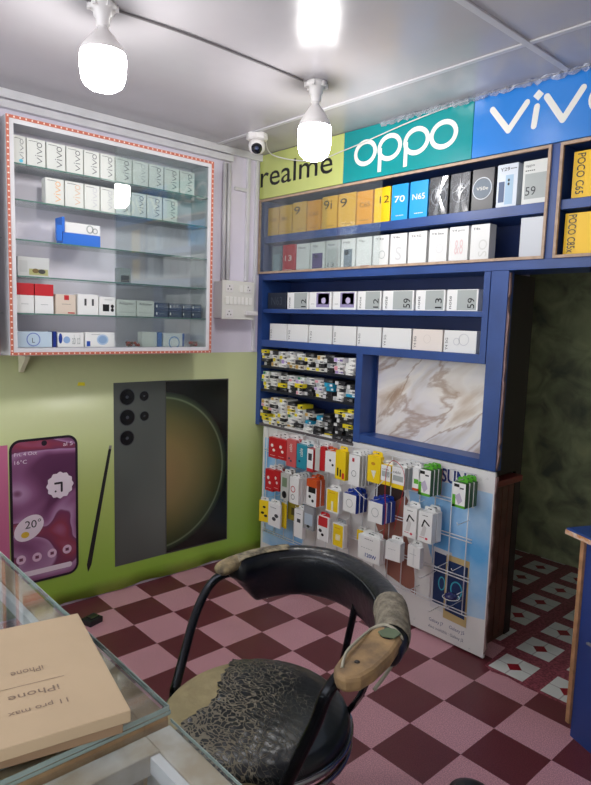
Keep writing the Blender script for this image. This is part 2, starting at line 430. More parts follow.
# switchboard and conduits
t = thing('electrical_switchboard', 'white switchboard with sockets and switches beside the wall cabinet', 'switchboard', (0, -.225, 1.55), world=True); WSB = t
MB().box(WX+.0005, .045, -.345, -.115, 1.555, 1.775).build('back_box', CER, t, bevel=.004)
pl = MB().box(.045, .055, -.35, -.11, 1.55, 1.78).build('face_plate', mat('off_white_plastic', (222, 220, 212), .35), t, bevel=.003)
GREYP = mat('grey_socket', (120, 118, 118), .4)
for (yy, zz) in ((-.30, 1.735), (-.16, 1.735), (-.30, 1.585)):
    s = MB().box(.055, .058, yy-.028, yy+.028, zz-.024, zz+.024)
    s.build('socket', CER, t, bevel=.002)
    s = MB()
    for a, b in ((0, .012), (-.011, -.006), (.011, -.006)): s.lathe([(.0045, 0), (.0045, .001), (0, .001)], .058, yy+a, zz+b, seg=8, axis='x')
    s.build('socket_holes', GREYP, t)
for k in range(7):
    MB().box(.055, .061, -.33+k*.029, -.306+k*.029, 1.64, 1.685).build('switch', mat('switch_white', (236, 234, 228), .3), t, bevel=.002)
for k in range(2): MB().box(.055, .061, -.225+k*.03, -.2+k*.03, 1.715, 1.757).build('switch', MATS['switch_white'], t, bevel=.002)
for k, yy in enumerate((-.288, -.255)):
    tag(MB().tube([(WX+.016, yy, 1.782), (WX+.016, yy, 2.474)], .0125, seg=12).build('conduit_pipe', ALU), ('white conduit pipe above the switchboard, nearer the wall cabinet', 'white conduit pipe above the switchboard, nearer the blue shelves')[k], 'pipe', 'conduit pipes above the switchboard')
rg = MB(); P = [(.07, -.15+.03*math.cos(a), 1.56+.012*math.sin(a)) for a in [0]]
tag(MB().box(.0625, .078, -.19, -.095, 1.578, 1.604).box(.055, .0625, -.17, -.13, 1.585, 1.598).build('power_plug', CER, bevel=.004), 'off-white plug adapter in the lower right of the switchboard', 'plug')

# ================================================================== BLUE DISPLAY UNIT
U = thing('blue_display_unit', 'blue painted wall display unit with shelves of phone boxes', 'shelf unit', (.8, .12, .9), world=True)
D = .255   # depth
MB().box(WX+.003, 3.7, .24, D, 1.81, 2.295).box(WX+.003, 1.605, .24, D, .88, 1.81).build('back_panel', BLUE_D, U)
MB().box(WX+.003, .0, .0, .24, .873, 2.295).build('side_panel', BLUE, U)
MB().box(1.575, 1.606, .0, .24, 1.385, 1.7995).build('side_panel', BLUE, U)
MB().box(.0, 3.7, -.004, .24, 1.80, 1.842).build('shelf', BLUE, U, bevel=.002)
MB().box(.0, 1.843, .002, .24, 2.03, 2.075).build('shelf', BLUE, U, bevel=.002)
MB().box(1.90, 3.7, .002, .24, 2.035, 2.075).build('shelf', BLUE, U, bevel=.002)
MB().box(WX+.003, 3.7, .002, .24, 2.2985, 2.301).build('top_board', BLUE, U)
MB().box(1.850, 1.888, -.002, .24, 1.842, 2.30).build('divider', BLUE, U)
MB().box(.0, 1.575, .005, .24, 1.597, 1.623).build('shelf', BLUE, U, bevel=.002)
MB().box(.0, 1.575, .0, .24, 1.385, 1.427).build('shelf', BLUE, U, bevel=.002)
def frame(x0, x1, z0, z1, w=.012):
    return MB().box(x0, x1, -.012, .0015, z0, z0+w).box(x0, x1, -.012, .0015, z1-w, z1).box(x0, x0+w, -.012, .0015, z0+w, z1-w).box(x1-w, x1, -.012, .0015, z0+w, z1-w)
frame(WX+.005, 1.85, 1.842, 2.298).build('bare_wood_frame', TAN, U)
frame(1.888, 3.69, 1.842, 2.298).build('bare_wood_frame', TAN, U)
# rack for the small boxes
MB().box(.826, .872, -.002, .24, .9, 1.39).build('post', BLUE, U)
BD = mat('dark_shelf_edge', (22, 26, 42), .5)
for z in (1.249, 1.097): MB().box(.0, .826, .004, .24, z, z+.014).build('rack_shelf', BD, U)
MB().box(.0, .826, .0, .24, .873, .889).build('rack_shelf', mat('pale_shelf_edge', (92, 86, 88), .6), U)
# niche round the marble board
MB().box(.872, 1.612, -.002, .24, .905, .948).build('niche_sill', BLUE, U, bevel=.002)
MB().box(1.612, 1.695, -.002, .045, .905, 1.7995).build('edge_board', BLUE, U)
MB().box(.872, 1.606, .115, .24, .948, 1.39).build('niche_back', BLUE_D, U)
def torn(za, zb, seed, parent):
    random.seed(seed); je = MB(); pts = [(1.6955, zb)]; z = zb
    while z > za+.03:
        pts.append((1.6955+random.uniform(.002, .012), z)); z -= random.uniform(.02, .06)
    pts += [(1.6955, za)]
    je.prism([(x, .004, zz) for x, zz in pts], (0, .014, 0)); je.build('torn_edge', mat('torn_fibre_edge', (138, 112, 110), .8, noise=.2), parent)
torn(.91, 1.79, 3, U)
# marble board
def marble():
    m, nt, bs = newmat('printed_marble'); N, L = nt.nodes, nt.links
    tc = N.new('ShaderNodeTexCoord'); rt = N.new('ShaderNodeMapping'); rt.inputs['Rotation'].default_value = (0, .62, 0); L.new(tc.outputs['Object'], rt.inputs[0])
    mp = N.new('ShaderNodeMapping'); mp.inputs['Scale'].default_value = (1.5, 1, 5.0); L.new(rt.outputs[0], mp.inputs[0])
    def nz(sc, det, dist):
        t = N.new('ShaderNodeTexNoise'); t.inputs['Scale'].default_value = sc; t.inputs['Detail'].default_value = det; t.inputs['Distortion'].default_value = dist
        L.new(mp.outputs[0], t.inputs['Vector']); return t.outputs['Fac']
    r = N.new('ShaderNodeValToRGB'); cr = r.color_ramp
    for k, (p, c) in enumerate(((.25, (176, 156, 142)), (.36, (206, 190, 176)), (.45, (232, 226, 220)), (.53, (220, 216, 218)), (.60, (204, 194, 188)), (.68, (230, 224, 220)), (.8, (190, 146, 108)))):
        e = cr.elements[k] if k < 2 else cr.elements.new(p)
        e.position = p; e.color = rgb(*c)
    L.new(nz(1.0, 4, .7), r.inputs[0])
    v = N.new('ShaderNodeValToRGB'); cv_ = v.color_ramp
    for k, (p, c) in enumerate(((.48, 0), (.497, .6), (.503, .6), (.52, 0))):
        e = cv_.elements[k] if k < 2 else cv_.elements.new(p)
        e.position = p; e.color = (c, c, c, 1)
    L.new(nz(.8, 7, .5), v.inputs[0])
    mx = N.new('ShaderNodeMix'); mx.data_type = 'RGBA'; L.new(v.outputs[0], mx.inputs[0]); L.new(r.outputs[0], mx.inputs[6]); mx.inputs[7].default_value = rgb(150, 116, 92)
    L.new(mx.outputs[2], bs.inputs['Base Color']); bs.inputs['Roughness'].default_value = .14
    return m
tag(MB().box(.896, 1.6055, .105, .1145, .949, 1.388).build('marble_board', marble(), org=(1.2, .11, .95)), 'glossy white and brown marble-print board in the blue niche', 'panel')
# side of the unit seen from the doorway, low brown cabinet
tag(MB().box(1.6125, 1.628, .047, .37, .85, 1.798).box(1.6125, 1.628, .316, .37, .0, .85).build('side_board', mat('dark_stained_wood', (40, 28, 26), .5)), 'dark wooden board closing the side of the display unit at the doorway', 'board')
t = thing('wooden_cabinet', 'dark brown wooden cabinet end behind the phone poster', 'cabinet', (1.3, .24, 0), world=True)
WD = mat('brown_wood', (92, 54, 44), .4, noise=.3, nscale=12)
MB().box(.9, 1.6, .08, .31, .0, .81).box(1.6, 1.626, .08, .312, .0, .81).build('body', WD, t, bevel=.003)
MB().box(.88, 1.668, .06, .314, .81, .84).build('top_board', mat('red_brown_wood', (120, 48, 42), .3), t, bevel=.004)
for k in range(4): MB().box(1.626, 1.631, .085+k*.056, .136+k*.056, .03, .79).build('side_plank', WD, t, bevel=.002)

# sliding glass
pn = MB().box(WX+.02, at('y', -.004, 381, 230).x, -.011, -.007, 1.855, 2.285)
tag(pn.build('sliding_glass', PANE), 'sliding glass pane over the left of the top showcase', 'glass pane', 'sliding panes of the top showcase')
pn = MB().box(WX+.02, at('y', -.004, 390, 230).x*.55, -.0055, -.002, 1.855, 2.285)
tag(pn.build('sliding_glass', GLASS), 'second glass pane behind the sliding one of the top showcase', 'glass pane', 'sliding panes of the top showcase')

# ------------------------------------------------------------------ brand signs
def vinylmat(name, c, c2=None):
    return mat(name, c, .22, noise=.06, nscale=2, bump=.12, bscale=5, col2=c2, coat=.3)
YG = vinylmat('yellow_green_vinyl', (196, 204, 122)); TEAL = vinylmat('teal_vinyl', (8, 142, 146)); VB = vinylmat('blue_vinyl', (40, 128, 214))
INK = mat('black_ink', (22, 22, 26), .4); WI = mat('white_ink', (232, 230, 222), .4)
def sign(x0, x1, m, name, label):
    t = thing(name, label, 'sign', ((x0+x1)/2, -.01, 2.30), 'brand signs above the showcase', world=True)
    n = 14; b = MB()
    # a slightly slack sheet
    for i in range(n):
        pass
    b.box(x0, x1, -.012, .0, 2.302, 2.567)
    b.build('sign_panel', m, t, bevel=.002)
    return t
S1 = sign(WX+.002, .679, YG, 'realme_sign', 'yellow-green sign board with black lettering'); S1.name = 'brand_sign'
S2 = sign(.681, 1.476, TEAL, 'brand_sign', 'teal sign board with rounded white lettering')
S3 = sign(1.478, 2.35, VB, 'brand_sign', 'bright blue sign board with white lettering')
m = MB(); text(m, 'realme', -.03, .60, 2.372, 2.50, (0, -.012, 0), 'y', INK, bold=.004, d=.001); m.build('lettering', INK, S1)
m = MB(); B = (0, -.012, 0)
for k, cx in enumerate((.838, 1.0, 1.166, 1.322)):
    ring(m, cx, 2.437, .079, .067, .023, B, 'y', WI, d=.0012+k*.0001)
for cx in (.928, 1.093): m.poly([Vector((x, -.0136, z)) for x, z in rect(cx, cx+.023, 2.325, 2.44)], WI)
m.build('lettering', WI, S2)
m = MB()
stroke(m, [(1.570, 2.492), (1.652, 2.390), (1.730, 2.487)], .026, B, 'y', WI, .001)
stroke(m, [(1.767, 2.385), (1.775, 2.46)], .026, B, 'y', WI, .001)
shape(m, [(1.755, 2.505), (1.778, 2.483), (1.801, 2.505), (1.778, 2.527)], B, 'y', WI, .001)
stroke(m, [(1.815, 2.49), (1.888, 2.385), (1.962, 2.49)], .026, B, 'y', WI, .001)
ring(m, 2.06, 2.437, .075, .064, .026, B, 'y', WI, d=.001)
m.build('lettering', WI, S3)
# crumpled clear plastic along the top of the signs
cr = MB(); random.seed(11); rows = []
x = .95
while x < 2.34:
    zc = 2.556+random.uniform(-.004, .004); rows.append([(x, -.018-random.uniform(0, .012), zc-.004-random.uniform(0, .012)), (x+random.uniform(-.01, .01), -.03-random.uniform(0, .02), zc+.004), (x, -.024-random.uniform(0, .016), 2.568)]); x += random.uniform(.008, .02)
vs = [[cr.bm.verts.new(p) for p in r] for r in rows]
for a, b in zip(vs, vs[1:]):
    for k in range(2): cr.bm.faces.new((a[k], b[k], b[k+1], a[k+1]))
o = cr.build('plastic_sheet', glassmat('crumpled_plastic', (.9, .9, .92), 1.6, .15, haze=.22, hcol=(225, 228, 235)))
o.modifiers.new('thickness', 'SOLIDIFY').thickness = .0008
tag(o, 'crumpled clear plastic edging between the signs and ceiling', 'plastic sheet')

# ------------------------------------------------------------------ phone boxes in the top showcase
def phone_box(x0, x1, z0, z1, y, body, label, group, prints=(), dep=.05, side=None, name='phone_box'):
    t = thing(name, label, 'phone box', ((x0+x1)/2, y+dep/2, z0), group)
    w, h = (x1-x0)*.965, z1-z0
    MB().box(-w/2, w/2, -dep/2, dep/2, 0, h).build('carton', body, t, bevel=.0012)
    if prints:
        m = MB()
        for p in prints: p(m, w, h, (0, -dep/2, 0))
        if len(m.bm.verts): m.build('lettering', INK, t)
        else: m.bm.free()
    return t
def tx(s, u0, u1, v0, v1, m=INK, roll=0, bold=0, d=.0012):      # fractions of the front
    return lambda mb, w, h, B: text(mb, s, -w/2+u0*w, -w/2+u1*w, v0*h, v1*h, B, 'y', m, roll, bold, d)
def rc(u0, u1, v0, v1, m, d=.0006): return lambda mb, w, h, B: shape(mb, rect(-w/2+u0*w, -w/2+u1*w, v0*h, v1*h), B, 'y', m, d)
def el(u, v, a, b, m, d=.001): return lambda mb, w, h, B: shape(mb, ell(-w/2+u*w, v*h, a*w, b*h), B, 'y', m, d)
def rg_(u, v, a, t, m, d=.001): return lambda mb, w, h, B: ring(mb, -w/2+u*w, v*h, a*w, a*w, t*w, B, 'y', m, d)
def tiny(u0, u1, v, m=INK): return lambda mb, w, h, B: [shape(mb, rect(-w/2+(u0+(u1-u0)*k/5)*w, -w/2+(u0+(u1-u0)*(k+.65)/5)*w, v*h, (v+.022)*h), B, 'y', m, .0008) for k in range(5)]
OCH = mat('ochre_carton', (222, 172, 60), .4); YEL = mat('yellow_carton', (246, 196, 22), .4); ORA = mat('amber_carton', (228, 158, 40), .4)
SKY = mat('sky_blue_carton', (28, 156, 226), .4); RED = mat('red_carton', (196, 44, 52), .4)
G5 = flat((70, 70, 74)); GY = flat((168, 174, 172)); PUR = flat((92, 74, 128)); LB = flat((160, 190, 214)); OW = flat((120, 84, 24))
ZU, ZL = 2.0765, 1.8435
def bx(px0, px1, py, Y=.02): return at('y', Y, px0, py).x, at('y', Y, px1, py).x
g1 = 'phone boxes in the upper row of the top showcase'
row1 = [
 (268.7, 279.5, .170, OCH, 'plain ochre phone box at the far left of the upper showcase row', [tx('C30', .2, .8, .5, .62, OW)]),
 (280, 292.6, .172, OCH, 'ochre phone box with a faint 8c, second in the upper showcase row', [tx('8c', .2, .75, .48, .62, OW), tiny(.2, .8, .1, OW)]),
 (293.4, 307, .177, OCH, 'ochre phone box marked 9, left of the amber one', [tx('9', .1, .55, .6, .86, INK), tiny(.3, .9, .1, OW)]),
 (308, 321.6, .172, ORA, 'amber phone box between two ochre ones marked 9 and 9i', [tx('C65', .15, .85, .5, .62, OW), tiny(.2, .8, .1, OW)]),
 (322.6, 338, .180, OCH, 'ochre phone box marked 9i behind the sliding glass', [tx('9i', .12, .66, .6, .88, INK), tiny(.3, .9, .08, OW)]),
 (338.9, 356.6, .180, OCH, 'ochre phone box marked 9, right of the 9i one', [tx('9', .1, .5, .6, .86, INK), tiny(.3, .9, .08, OW)]),
 (357.4, 373.4, .176, ORA, 'amber phone box between a 9 and the yellow 12', [tx('C65', .18, .85, .52, .66, OW), tiny(.2, .8, .12, OW)]),
 (374.6, 390.9, .177, YEL, 'yellow phone box marked 12 beside the blue 70 box', [tx('12', .35, .95, .55, .75, INK)]),
 (391.9, 408.6, .178, SKY, 'sky blue phone box marked 70', [tx('70', .18, .82, .5, .68, WI, bold=.01), tiny(.3, .8, .12, WI)]),
 (410, 428.4, .178, SKY, 'sky blue phone box left of the shrink-wrapped black ones', [tx('N65', .15, .85, .5, .66, WI, bold=.01), tiny(.3, .8, .12, WI)]),
 (429.5, 448.8, .180, BLACK, 'black phone box in shiny shrink wrap beside the blue boxes', [rg_(.5, .5, .42, .05, flat((130, 134, 140)))]),
 (450.2, 470.2, .180, BLACK, 'black phone box in shiny shrink wrap beside the box with a silver disc', [rg_(.5, .5, .42, .05, flat((130, 134, 140)))]),
 (471.6, 493.9, .182, mat('charcoal_carton', (52, 52, 56), .4), 'charcoal phone box with a silver disc on its front', [el(.48, .52, .42, .23, flat((96, 110, 124))), rg_(.48, .52, .45, .04, flat((200, 206, 214)), .0014), tx('V50e', .22, .76, .48, .56, WI, d=.002)]),
 (496.3, 517.3, .183, mat('pale_blue_carton', (206, 214, 224), .4), 'pale phone box with blue phones pictured, left of the 59', [tx('Y29', .14, .6, .84, .92, flat((50, 50, 60))), tiny(.65, .95, .87), rc(.1, .38, .12, .6, flat((70, 92, 128))), rc(.42, .8, .06, .74, LB), el(.58, .62, .05, .035, INK, .0014), el(.58, .53, .05, .035, INK, .0014)]),
 (521.5, 547.6, .180, mat('grey_white_carton', (214, 216, 212), .4), 'large pale grey phone box marked 59 at the right of the upper row', [rc(.1, .96, .12, .7, GY), tx('59', .14, .55, .2, .4, flat((60, 62, 66)), d=.0014), tx('oppo', .1, .45, .84, .9, G5), tiny(.1, .5, .76)]),
]
for x0, x1, h, mt, lb, pr in row1:
    a, b = bx(x0, x1, 190); o = phone_box(a, b, ZU, ZU+h, .02, mt, lb, g1, pr, dep=.055)
    if 'shrink wrap' in lb:
        w = (b-a)*.98/2; f = MB(); random.seed(int(x0)); c = (w*.1, .1)
        n = 18; rim = [(-w, 0), (0, 0), (w, 0), (w, .09), (w, .18), (0, .18), (-w, .18), (-w, .09)]
        cv = f.bm.verts.new((c[0], -.034, c[1])); vv = []
        for k in range(24):
            a_ = 2*PI*k/24; s = min(w/max(1e-6, abs(math.cos(a_))), (.088)/max(1e-6, abs(math.sin(a_)))); vv.append(f.bm.verts.new((c[0]*.0+s*math.cos(a_)*.98, -.0295-(k % 2)*.0035, .09+s*math.sin(a_))))
        for k in range(24): f.bm.faces.new((cv, vv[k], vv[(k+1) % 24]))
        so = f.build('shrink_wrap', FILM, o); so.modifiers.new('thickness', 'SOLIDIFY').thickness = .0003
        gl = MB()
        for k in range(24):   # glare on the creased film, painted as thin white slivers
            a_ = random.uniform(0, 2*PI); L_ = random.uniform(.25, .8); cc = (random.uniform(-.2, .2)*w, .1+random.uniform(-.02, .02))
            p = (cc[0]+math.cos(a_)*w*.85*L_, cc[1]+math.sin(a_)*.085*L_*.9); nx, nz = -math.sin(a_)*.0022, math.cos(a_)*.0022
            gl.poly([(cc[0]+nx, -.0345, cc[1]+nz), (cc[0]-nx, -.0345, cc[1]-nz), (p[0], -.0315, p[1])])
        gl.build('film_glare', mat('painted_film_glare', (214, 216, 220), .25), o)
# the side of the Y29 box
g2 = 'phone boxes in the lower row of the top showcase'
PW = mat('pearl_carton', (226, 226, 224), .4)
row2 = [
 (272.4, 282, .165, mat('slate_carton', (84, 104, 112), .4), 'slate grey phone box at the left of the lower showcase row', [rc(.15, .8, .1, .7, flat((120, 146, 152))), tiny(.2, .8, .1, WI)]),
 (282.8, 295.5, .168, RED, 'red phone box marked 13 in the lower showcase row', [tx('13', .2, .75, .42, .62, WI, bold=.01), tiny(.2, .8, .1, WI)]),
 (296.6, 309.8, .165, PW, 'plain white phone box between the red 13 and the purple-phone box', [tx('Note', .15, .7, .82, .9, G5)]),
 (310.9, 325.2, .166, PW, 'white phone box showing a purple phone', [tx('70x', .15, .5, .82, .9, G5), rc(.12, .86, .1, .62, PUR), el(.4, .5, .14, .05, flat((40, 30, 60)))]),
 (326.2, 340.5, .167, GREYC, 'grey-white phone box with a 13 low on its front', [rc(.1, .9, .08, .72, GY), tx('13', .15, .6, .12, .26, G5, d=.0014), tx('Note', .15, .6, .82, .89, G5)]),
 (341.3, 355.6, .167, PW, 'white phone box showing a dark steel phone', [tx('P30', .15, .6, .84, .91, G5), rc(.2, .8, .08, .66, flat((120, 132, 142))), el(.4, .55, .16, .08, flat((40, 46, 56)))]),
 (356.4, 372, .167, PW, 'white phone box with a small orange seal at its foot', [tx('T3x', .15, .55, .84, .91, G5), rc(.3, .9, .02, .1, flat((190, 100, 50)))]),
 (373, 388.9, .167, PW, 'white phone box with a pale figure, behind the end of the glass', [tx('T4x', .15, .7, .86, .92, G5), rg_(.6, .4, .2, .03, GY)]),
 (390, 407, .167, PW, 'white phone box right of the glass edge, with a faint S', [tx('Y4x', .15, .6, .86, .92, G5), tx('S', .35, .7, .2, .6, flat((206, 206, 206)))]),
 (408, 426.8, .167, PW, 'plain white phone box left of the faint loop one', [tx('T4 5G', .15, .7, .84, .9, G5)]),
 (428.8, 447.2, .168, PW, 'white phone box with a faint grey loop', [tx('Y4 lite', .12, .8, .84, .9, G5), rg_(.6, .45, .2, .02, flat((208, 208, 210)))]),
 (448.8, 468.2, .170, PW, 'white phone box with faint pink printing', [tx('Y4 pro', .12, .8, .86, .92, G5), tx('&8', .3, .75, .25, .65, flat((222, 196, 196)))]),
 (470, 489.3, .170, PW, 'white phone box at the end of the packed lower row', [tx('T4x', .12, .5, .86, .92, G5), tx('SO', .45, .9, .15, .6, flat((210, 210, 206)), 1)]),
 (519, 542.2, .178, mat('silver_carton', (196, 200, 206), .3), 'plain silver phone box alone beside the empty gap', []),
]
for x0, x1, h, mt, lb, pr in row2:
    a, b = bx(x0, x1, 245); phone_box(a, b, ZL, ZL+h, .02, mt, lb, g2, pr, dep=.055)
# POCO boxes
for k, (z0, z1, s, lb) in enumerate(((2.0755, 2.262, 'POCO C65', 'yellow phone box on the upper shelf of the right bay'), (1.8425, 2.022, 'POCO C85x', 'yellow phone box on the lower shelf of the right bay'))):
    x0 = at('y', .03, 573-4*k, 160).x
    pr = [tx(s, .08, .25, .1, .95, INK, 3, .005)] if not k else [tx(s, .08, .25, .12, .96, INK, 3, .005), rc(.72, .84, .02, .12, INK)]
    phone_box(x0, x0+.2, z0, z1, .03, YEL, lb, 'yellow boxes in the right bay', pr, dep=.06)

# ------------------------------------------------------------------ boxes lying on the two open blue shelves
g3 = 'phone boxes lying on the upper open shelf'
lst = [(267.6, 286.3, 'd', ''), (287, 308.6, 'n', '12'), (309.2, 331.6, 'p', ''), (332.6, 356.6, 'p', ''), (357.4, 381.6, 'n', '12'), (382.4, 414.4, 'n', '59'), (415.4, 445.6, 'n', '13'), (446.4, 478.6, 'n', '59')]
lb3 = ['dark box at the left end of the upper open shelf', 'box marked 12 between the dark box and a purple-phone box, upper open shelf', 'left of two boxes with purple phones, upper open shelf', 'right of two boxes with purple phones, upper open shelf', 'box marked 12 left of a 59, upper open shelf', 'box marked 59 between a 12 and a 13, upper open shelf', 'box marked 13 on the upper open shelf', 'box marked 59 at the right end of the upper open shelf']
for (a, b, k, s), lb in zip(lst, lb3):
    x0, x1 = bx(a, b, 300, .02)
    if k == 'd': pr = [tx('N63', .2, .8, .25, .75, flat((70, 80, 90)))]; mt = mat('navy_carton', (34, 42, 58), .4)
    elif k == 'p': pr = [rc(.32, .92, .12, .95, flat((150, 140, 180))), rc(.4, .9, .3, .9, flat((70, 60, 100))), el(.66, .5, .1, .18, flat((190, 180, 215)), .0014), tiny(.08, .25, .3)]; mt = PAPER
    else: pr = [rc(.34, .95, .04, .97, GY), tx(s, .68, .9, .12, .6, INK, 1, .004, d=.0014), tx('note', .08, .16, .1, .7, G5, 1)]; mt = PAPER
    phone_box(x0, x1, 1.6235, 1.6235+.1, .02, mt, lb, g3, pr, dep=.07)
g4 = 'white phone boxes lying on the lower open shelf'
xs = [269.4, 287.2, 308.4, 332.6, 356.8, 382, 412, 443.4, 477.6]
ww = ['leftmost white box on the lower open shelf', 'second white box from the left end, lower open shelf', 'third white box from the left end, lower open shelf', 'fourth white box from the left end, lower open shelf', 'fourth white box from the right end, lower open shelf', 'third white box from the right end, lower open shelf', 'cream box with a faint arc, second from the right, lower open shelf', 'white box with a faint drawing at the right end, lower open shelf']
for k in range(8):
    x0, x1 = bx(xs[k], xs[k+1]-.6, 345, .02)
    pr = [tx('Y4 5G', .05, .13, .1, .65, G5, 1)]
    if k == 6: pr.append(rg_(.5, .55, .12, .01, flat((206, 196, 188))))
    if k == 7: pr += [rg_(.4, .5, .1, .02, flat((200, 200, 204))), rg_(.62, .6, .16, .02, flat((200, 200, 204)))]
    phone_box(x0, x1, 1.4275, 1.4275+.104, .018, PW if k != 6 else mat('cream_carton', (228, 218, 210), .4), ww[k], g4, pr, dep=.075)

# ------------------------------------------------------------------ small boxes on the narrow rack
def small_proto(c1, c2, c3=None):
    m = MB(); w, h = .074, .0215
    A = flat(c1); Bm = flat(c2)
    m.box(-w/2, w/2, -.045, .045, 0, h, A)
    m.box(-w/2+.002, -w/2+w*.36, -.0456, -.045, .002, h-.002, Bm)
    m.box(w*.43, w*.485, -.0456, -.045, .003, h-.003, flat((60, 58, 62)))
    m.box(-w*.1, w*.08, -.0456, -.045, h*.4, h*.55, flat((120, 118, 116)))
    if c3: m.box(w*.12, w*.4, -.0456, -.045, .005, h-.006, flat(c3))
    me = bpy.data.meshes.new('accessory_box'); bmesh.ops.recalc_face_normals(m.bm, faces=m.bm.faces); m.bm.to_mesh(me); m.bm.free()
    for q in m.mats: me.materials.append(q)
    return me
SM = [('white and grey', small_proto((226, 226, 222), (180, 184, 186), (90, 90, 96))), ('plain white', small_proto((232, 231, 226), (220, 220, 216), (150, 150, 150))),
      ('white and yellow', small_proto((230, 228, 218), (232, 214, 40), (60, 60, 60))), ('yellow and black', small_proto((228, 210, 40), (220, 200, 30), (30, 30, 30))),
      ('black and white', small_proto((30, 30, 34), (210, 210, 208))), ('all black', small_proto((28, 28, 32), (44, 44, 50), (120, 120, 120))),
      ('teal and white', small_proto((24, 140, 176), (36, 160, 196), (230, 230, 230))), ('pink and white', small_proto((232, 226, 226), (222, 150, 160), (90, 90, 90))),
      ('white and violet', small_proto((230, 226, 232), (176, 150, 206), (110, 90, 150))), ('green and white', small_proto((210, 220, 206), (40, 120, 90), (230, 230, 230))),
      ('white and ochre', small_proto((226, 222, 208), (190, 150, 70), (80, 60, 40)))]
ORD = ['lowest', 'second up', 'third up', 'fourth up', 'fifth up', 'sixth up', 'seventh up', 'eighth up']
COL = ['first', 'second', 'third', 'fourth', 'fifth', 'sixth', 'seventh', 'eighth', 'ninth', 'tenth']
random.seed(21)
def weights(sh, c):
    if sh == 2 and c >= 7: return [2, 1, 1, 3, 4, 9, 1, 0, 0, 0, 1]
    if sh == 2 and 3 < c < 7: return [3, 2, 2, 1, 4, 8, 1, 1, 0, 0, 1]
    if sh == 1 and c >= 7: return [2, 3, 0, 0, 3, 3, 6, 0, 0, 0, 0]
    if sh == 0 and c >= 8: return [1, 8, 0, 0, 0, 0, 0, 1, 2, 0, 0]
    return [7, 6, 5, 2, 4, 3, .7, 1, 1, 1.2, 2]
for sh, (z0, hs) in enumerate(((1.264, .121), (1.112, .133), (.890, .198))):
    name_sh = ('top', 'middle', 'bottom')[sh]
    for c in range(10):
        z = z0; r = 0
        top = z0+hs*(random.uniform(.86, 1) if sh < 2 else random.uniform(.72, .98)-(.12 if c in (5, 6) else 0))
        while r < 8:
            hh = random.choice((.017, .0205, .0205, .024, .027))
            if z+hh > top: break
            k = random.choices(range(len(SM)), weights(sh, c))[0]
            if sh == 2 and c == 0 and r in (1, 2, 4): k = 3
            o = bpy.data.objects.new('accessory_box', SM[k][1]); C.objects.link(o)
            wv = random.uniform(.62, .95) if random.random() < .35 else random.uniform(.92, 1.04)
            o.location = (.047+c*.0815+random.uniform(-.5, .5)*.076*(1.05-wv), .058+random.uniform(-.022, .008), z+.0002)
            o.scale = (wv, random.uniform(.9, 1), hh/.0216); o.rotation_euler.z = random.uniform(-.028, .028)
            tag(o, '%s small box, %s, %s stack from left, %s rack shelf' % (SM[k][0], ORD[r], COL[c], name_sh), 'box', 'small boxes stacked on the narrow rack')
            z += hh+.0004; r += 1
o = phone_box(.105, .175, 1.3455+.0-.0, 1.3455+.001, .02, PW, 'x', None) if False else None

# ================================================================== PHONE POSTER BOARD
t = thing('phone_poster_board', 'tall white and sky blue poster board with two printed phones', 'poster board', (.9, .02, 0), world=True)
torn(.03, .88, 6, t)
MB().box(.04, 1.695, .004, .018, .012, .9).build('board', mat('poster_white', (224, 222, 220), .4, noise=.03, nscale=4), t)
B = (0, .004, 0)
SKYP = mat('sky_print', (96, 170, 226), .4, nscale=3, col2=(190, 216, 238))
m = MB()
shape(m, [(1.43, .16), (1.69, .2), (1.688, .8), (1.2, .8), (1.24, .62), (1.34, .5), (1.40, .35)], B, 'y', SKYP)
m.build('sky_print', SKYP, t)
m = MB(); shape(m, [(.06, .1), (.42, .1), (.5, .5), (.4, .8), (.06, .8)], B, 'y', SKYP)
m.build('sky_print', SKYP, t)
m = MB(); SK = flat((150, 98, 84)); shape(m, [(1.10, .23), (1.30, .18), (1.27, .36), (1.2, .52), (1.22, .66), (1.14, .74), (1.03, .7), (1.0, .5), (1.06, .4)], B, 'y', SK, .0009)
shape(m, [(1.0, .60), (1.06, .56), (1.12, .62), (1.20, .68), (1.14, .78), (1.0, .78)], B, 'y', flat((58, 40, 40)), .0013)
m.build('figure_print', SK, t)
def pp(px, py): p = at('y', .004, px, py); return (p.x, p.z)
m = MB()
NV = flat((24, 50, 96)); GD = flat((196, 172, 120)); WP = flat((214, 214, 216))
shape(m, [pp(434, 546), pp(452, 553), pp(449, 616), pp(430, 606)], B, 'y', WP, .0012)
shape(m, [pp(435, 551), pp(450, 557), pp(447.5, 609), pp(432.5, 601)], B, 'y', NV, .0018)
m.build('phone_print', WP, t)
m = MB()
shape(m, [pp(447, 554), pp(470, 562), pp(466, 628), pp(443, 617)], B, 'y', GD, .0022)
shape(m, [pp(448.5, 560), pp(468.5, 568), pp(464.5, 620), pp(445, 610)], B, 'y', NV, .0028)
c = pp(456.5, 590); ring(m, c[0], c[1], .034, .042, .007, B, 'y', flat((60, 170, 190)), .0032)
c = pp(441, 583); ring(m, c[0]+.005, c[1], .02, .035, .006, B, 'y', flat((60, 170, 190)), .0021)
m.build('phone_print', GD, t)
m = MB()
text(m, 'SAMSUNG', 1.27, 1.60, .80, .868, B, 'y', flat((24, 50, 120)), bold=.025)
a, b = pp(429, 620), pp(443, 628); text(m, 'Galaxy J7', a[0], b[0], b[1]+.004, b[1]+.026, B, 'y', flat((80, 88, 130)))
a, b = pp(449, 629), pp(464, 637); text(m, 'Galaxy J5', a[0], b[0], b[1]+.004, b[1]+.026, B, 'y', flat((80, 88, 130)))
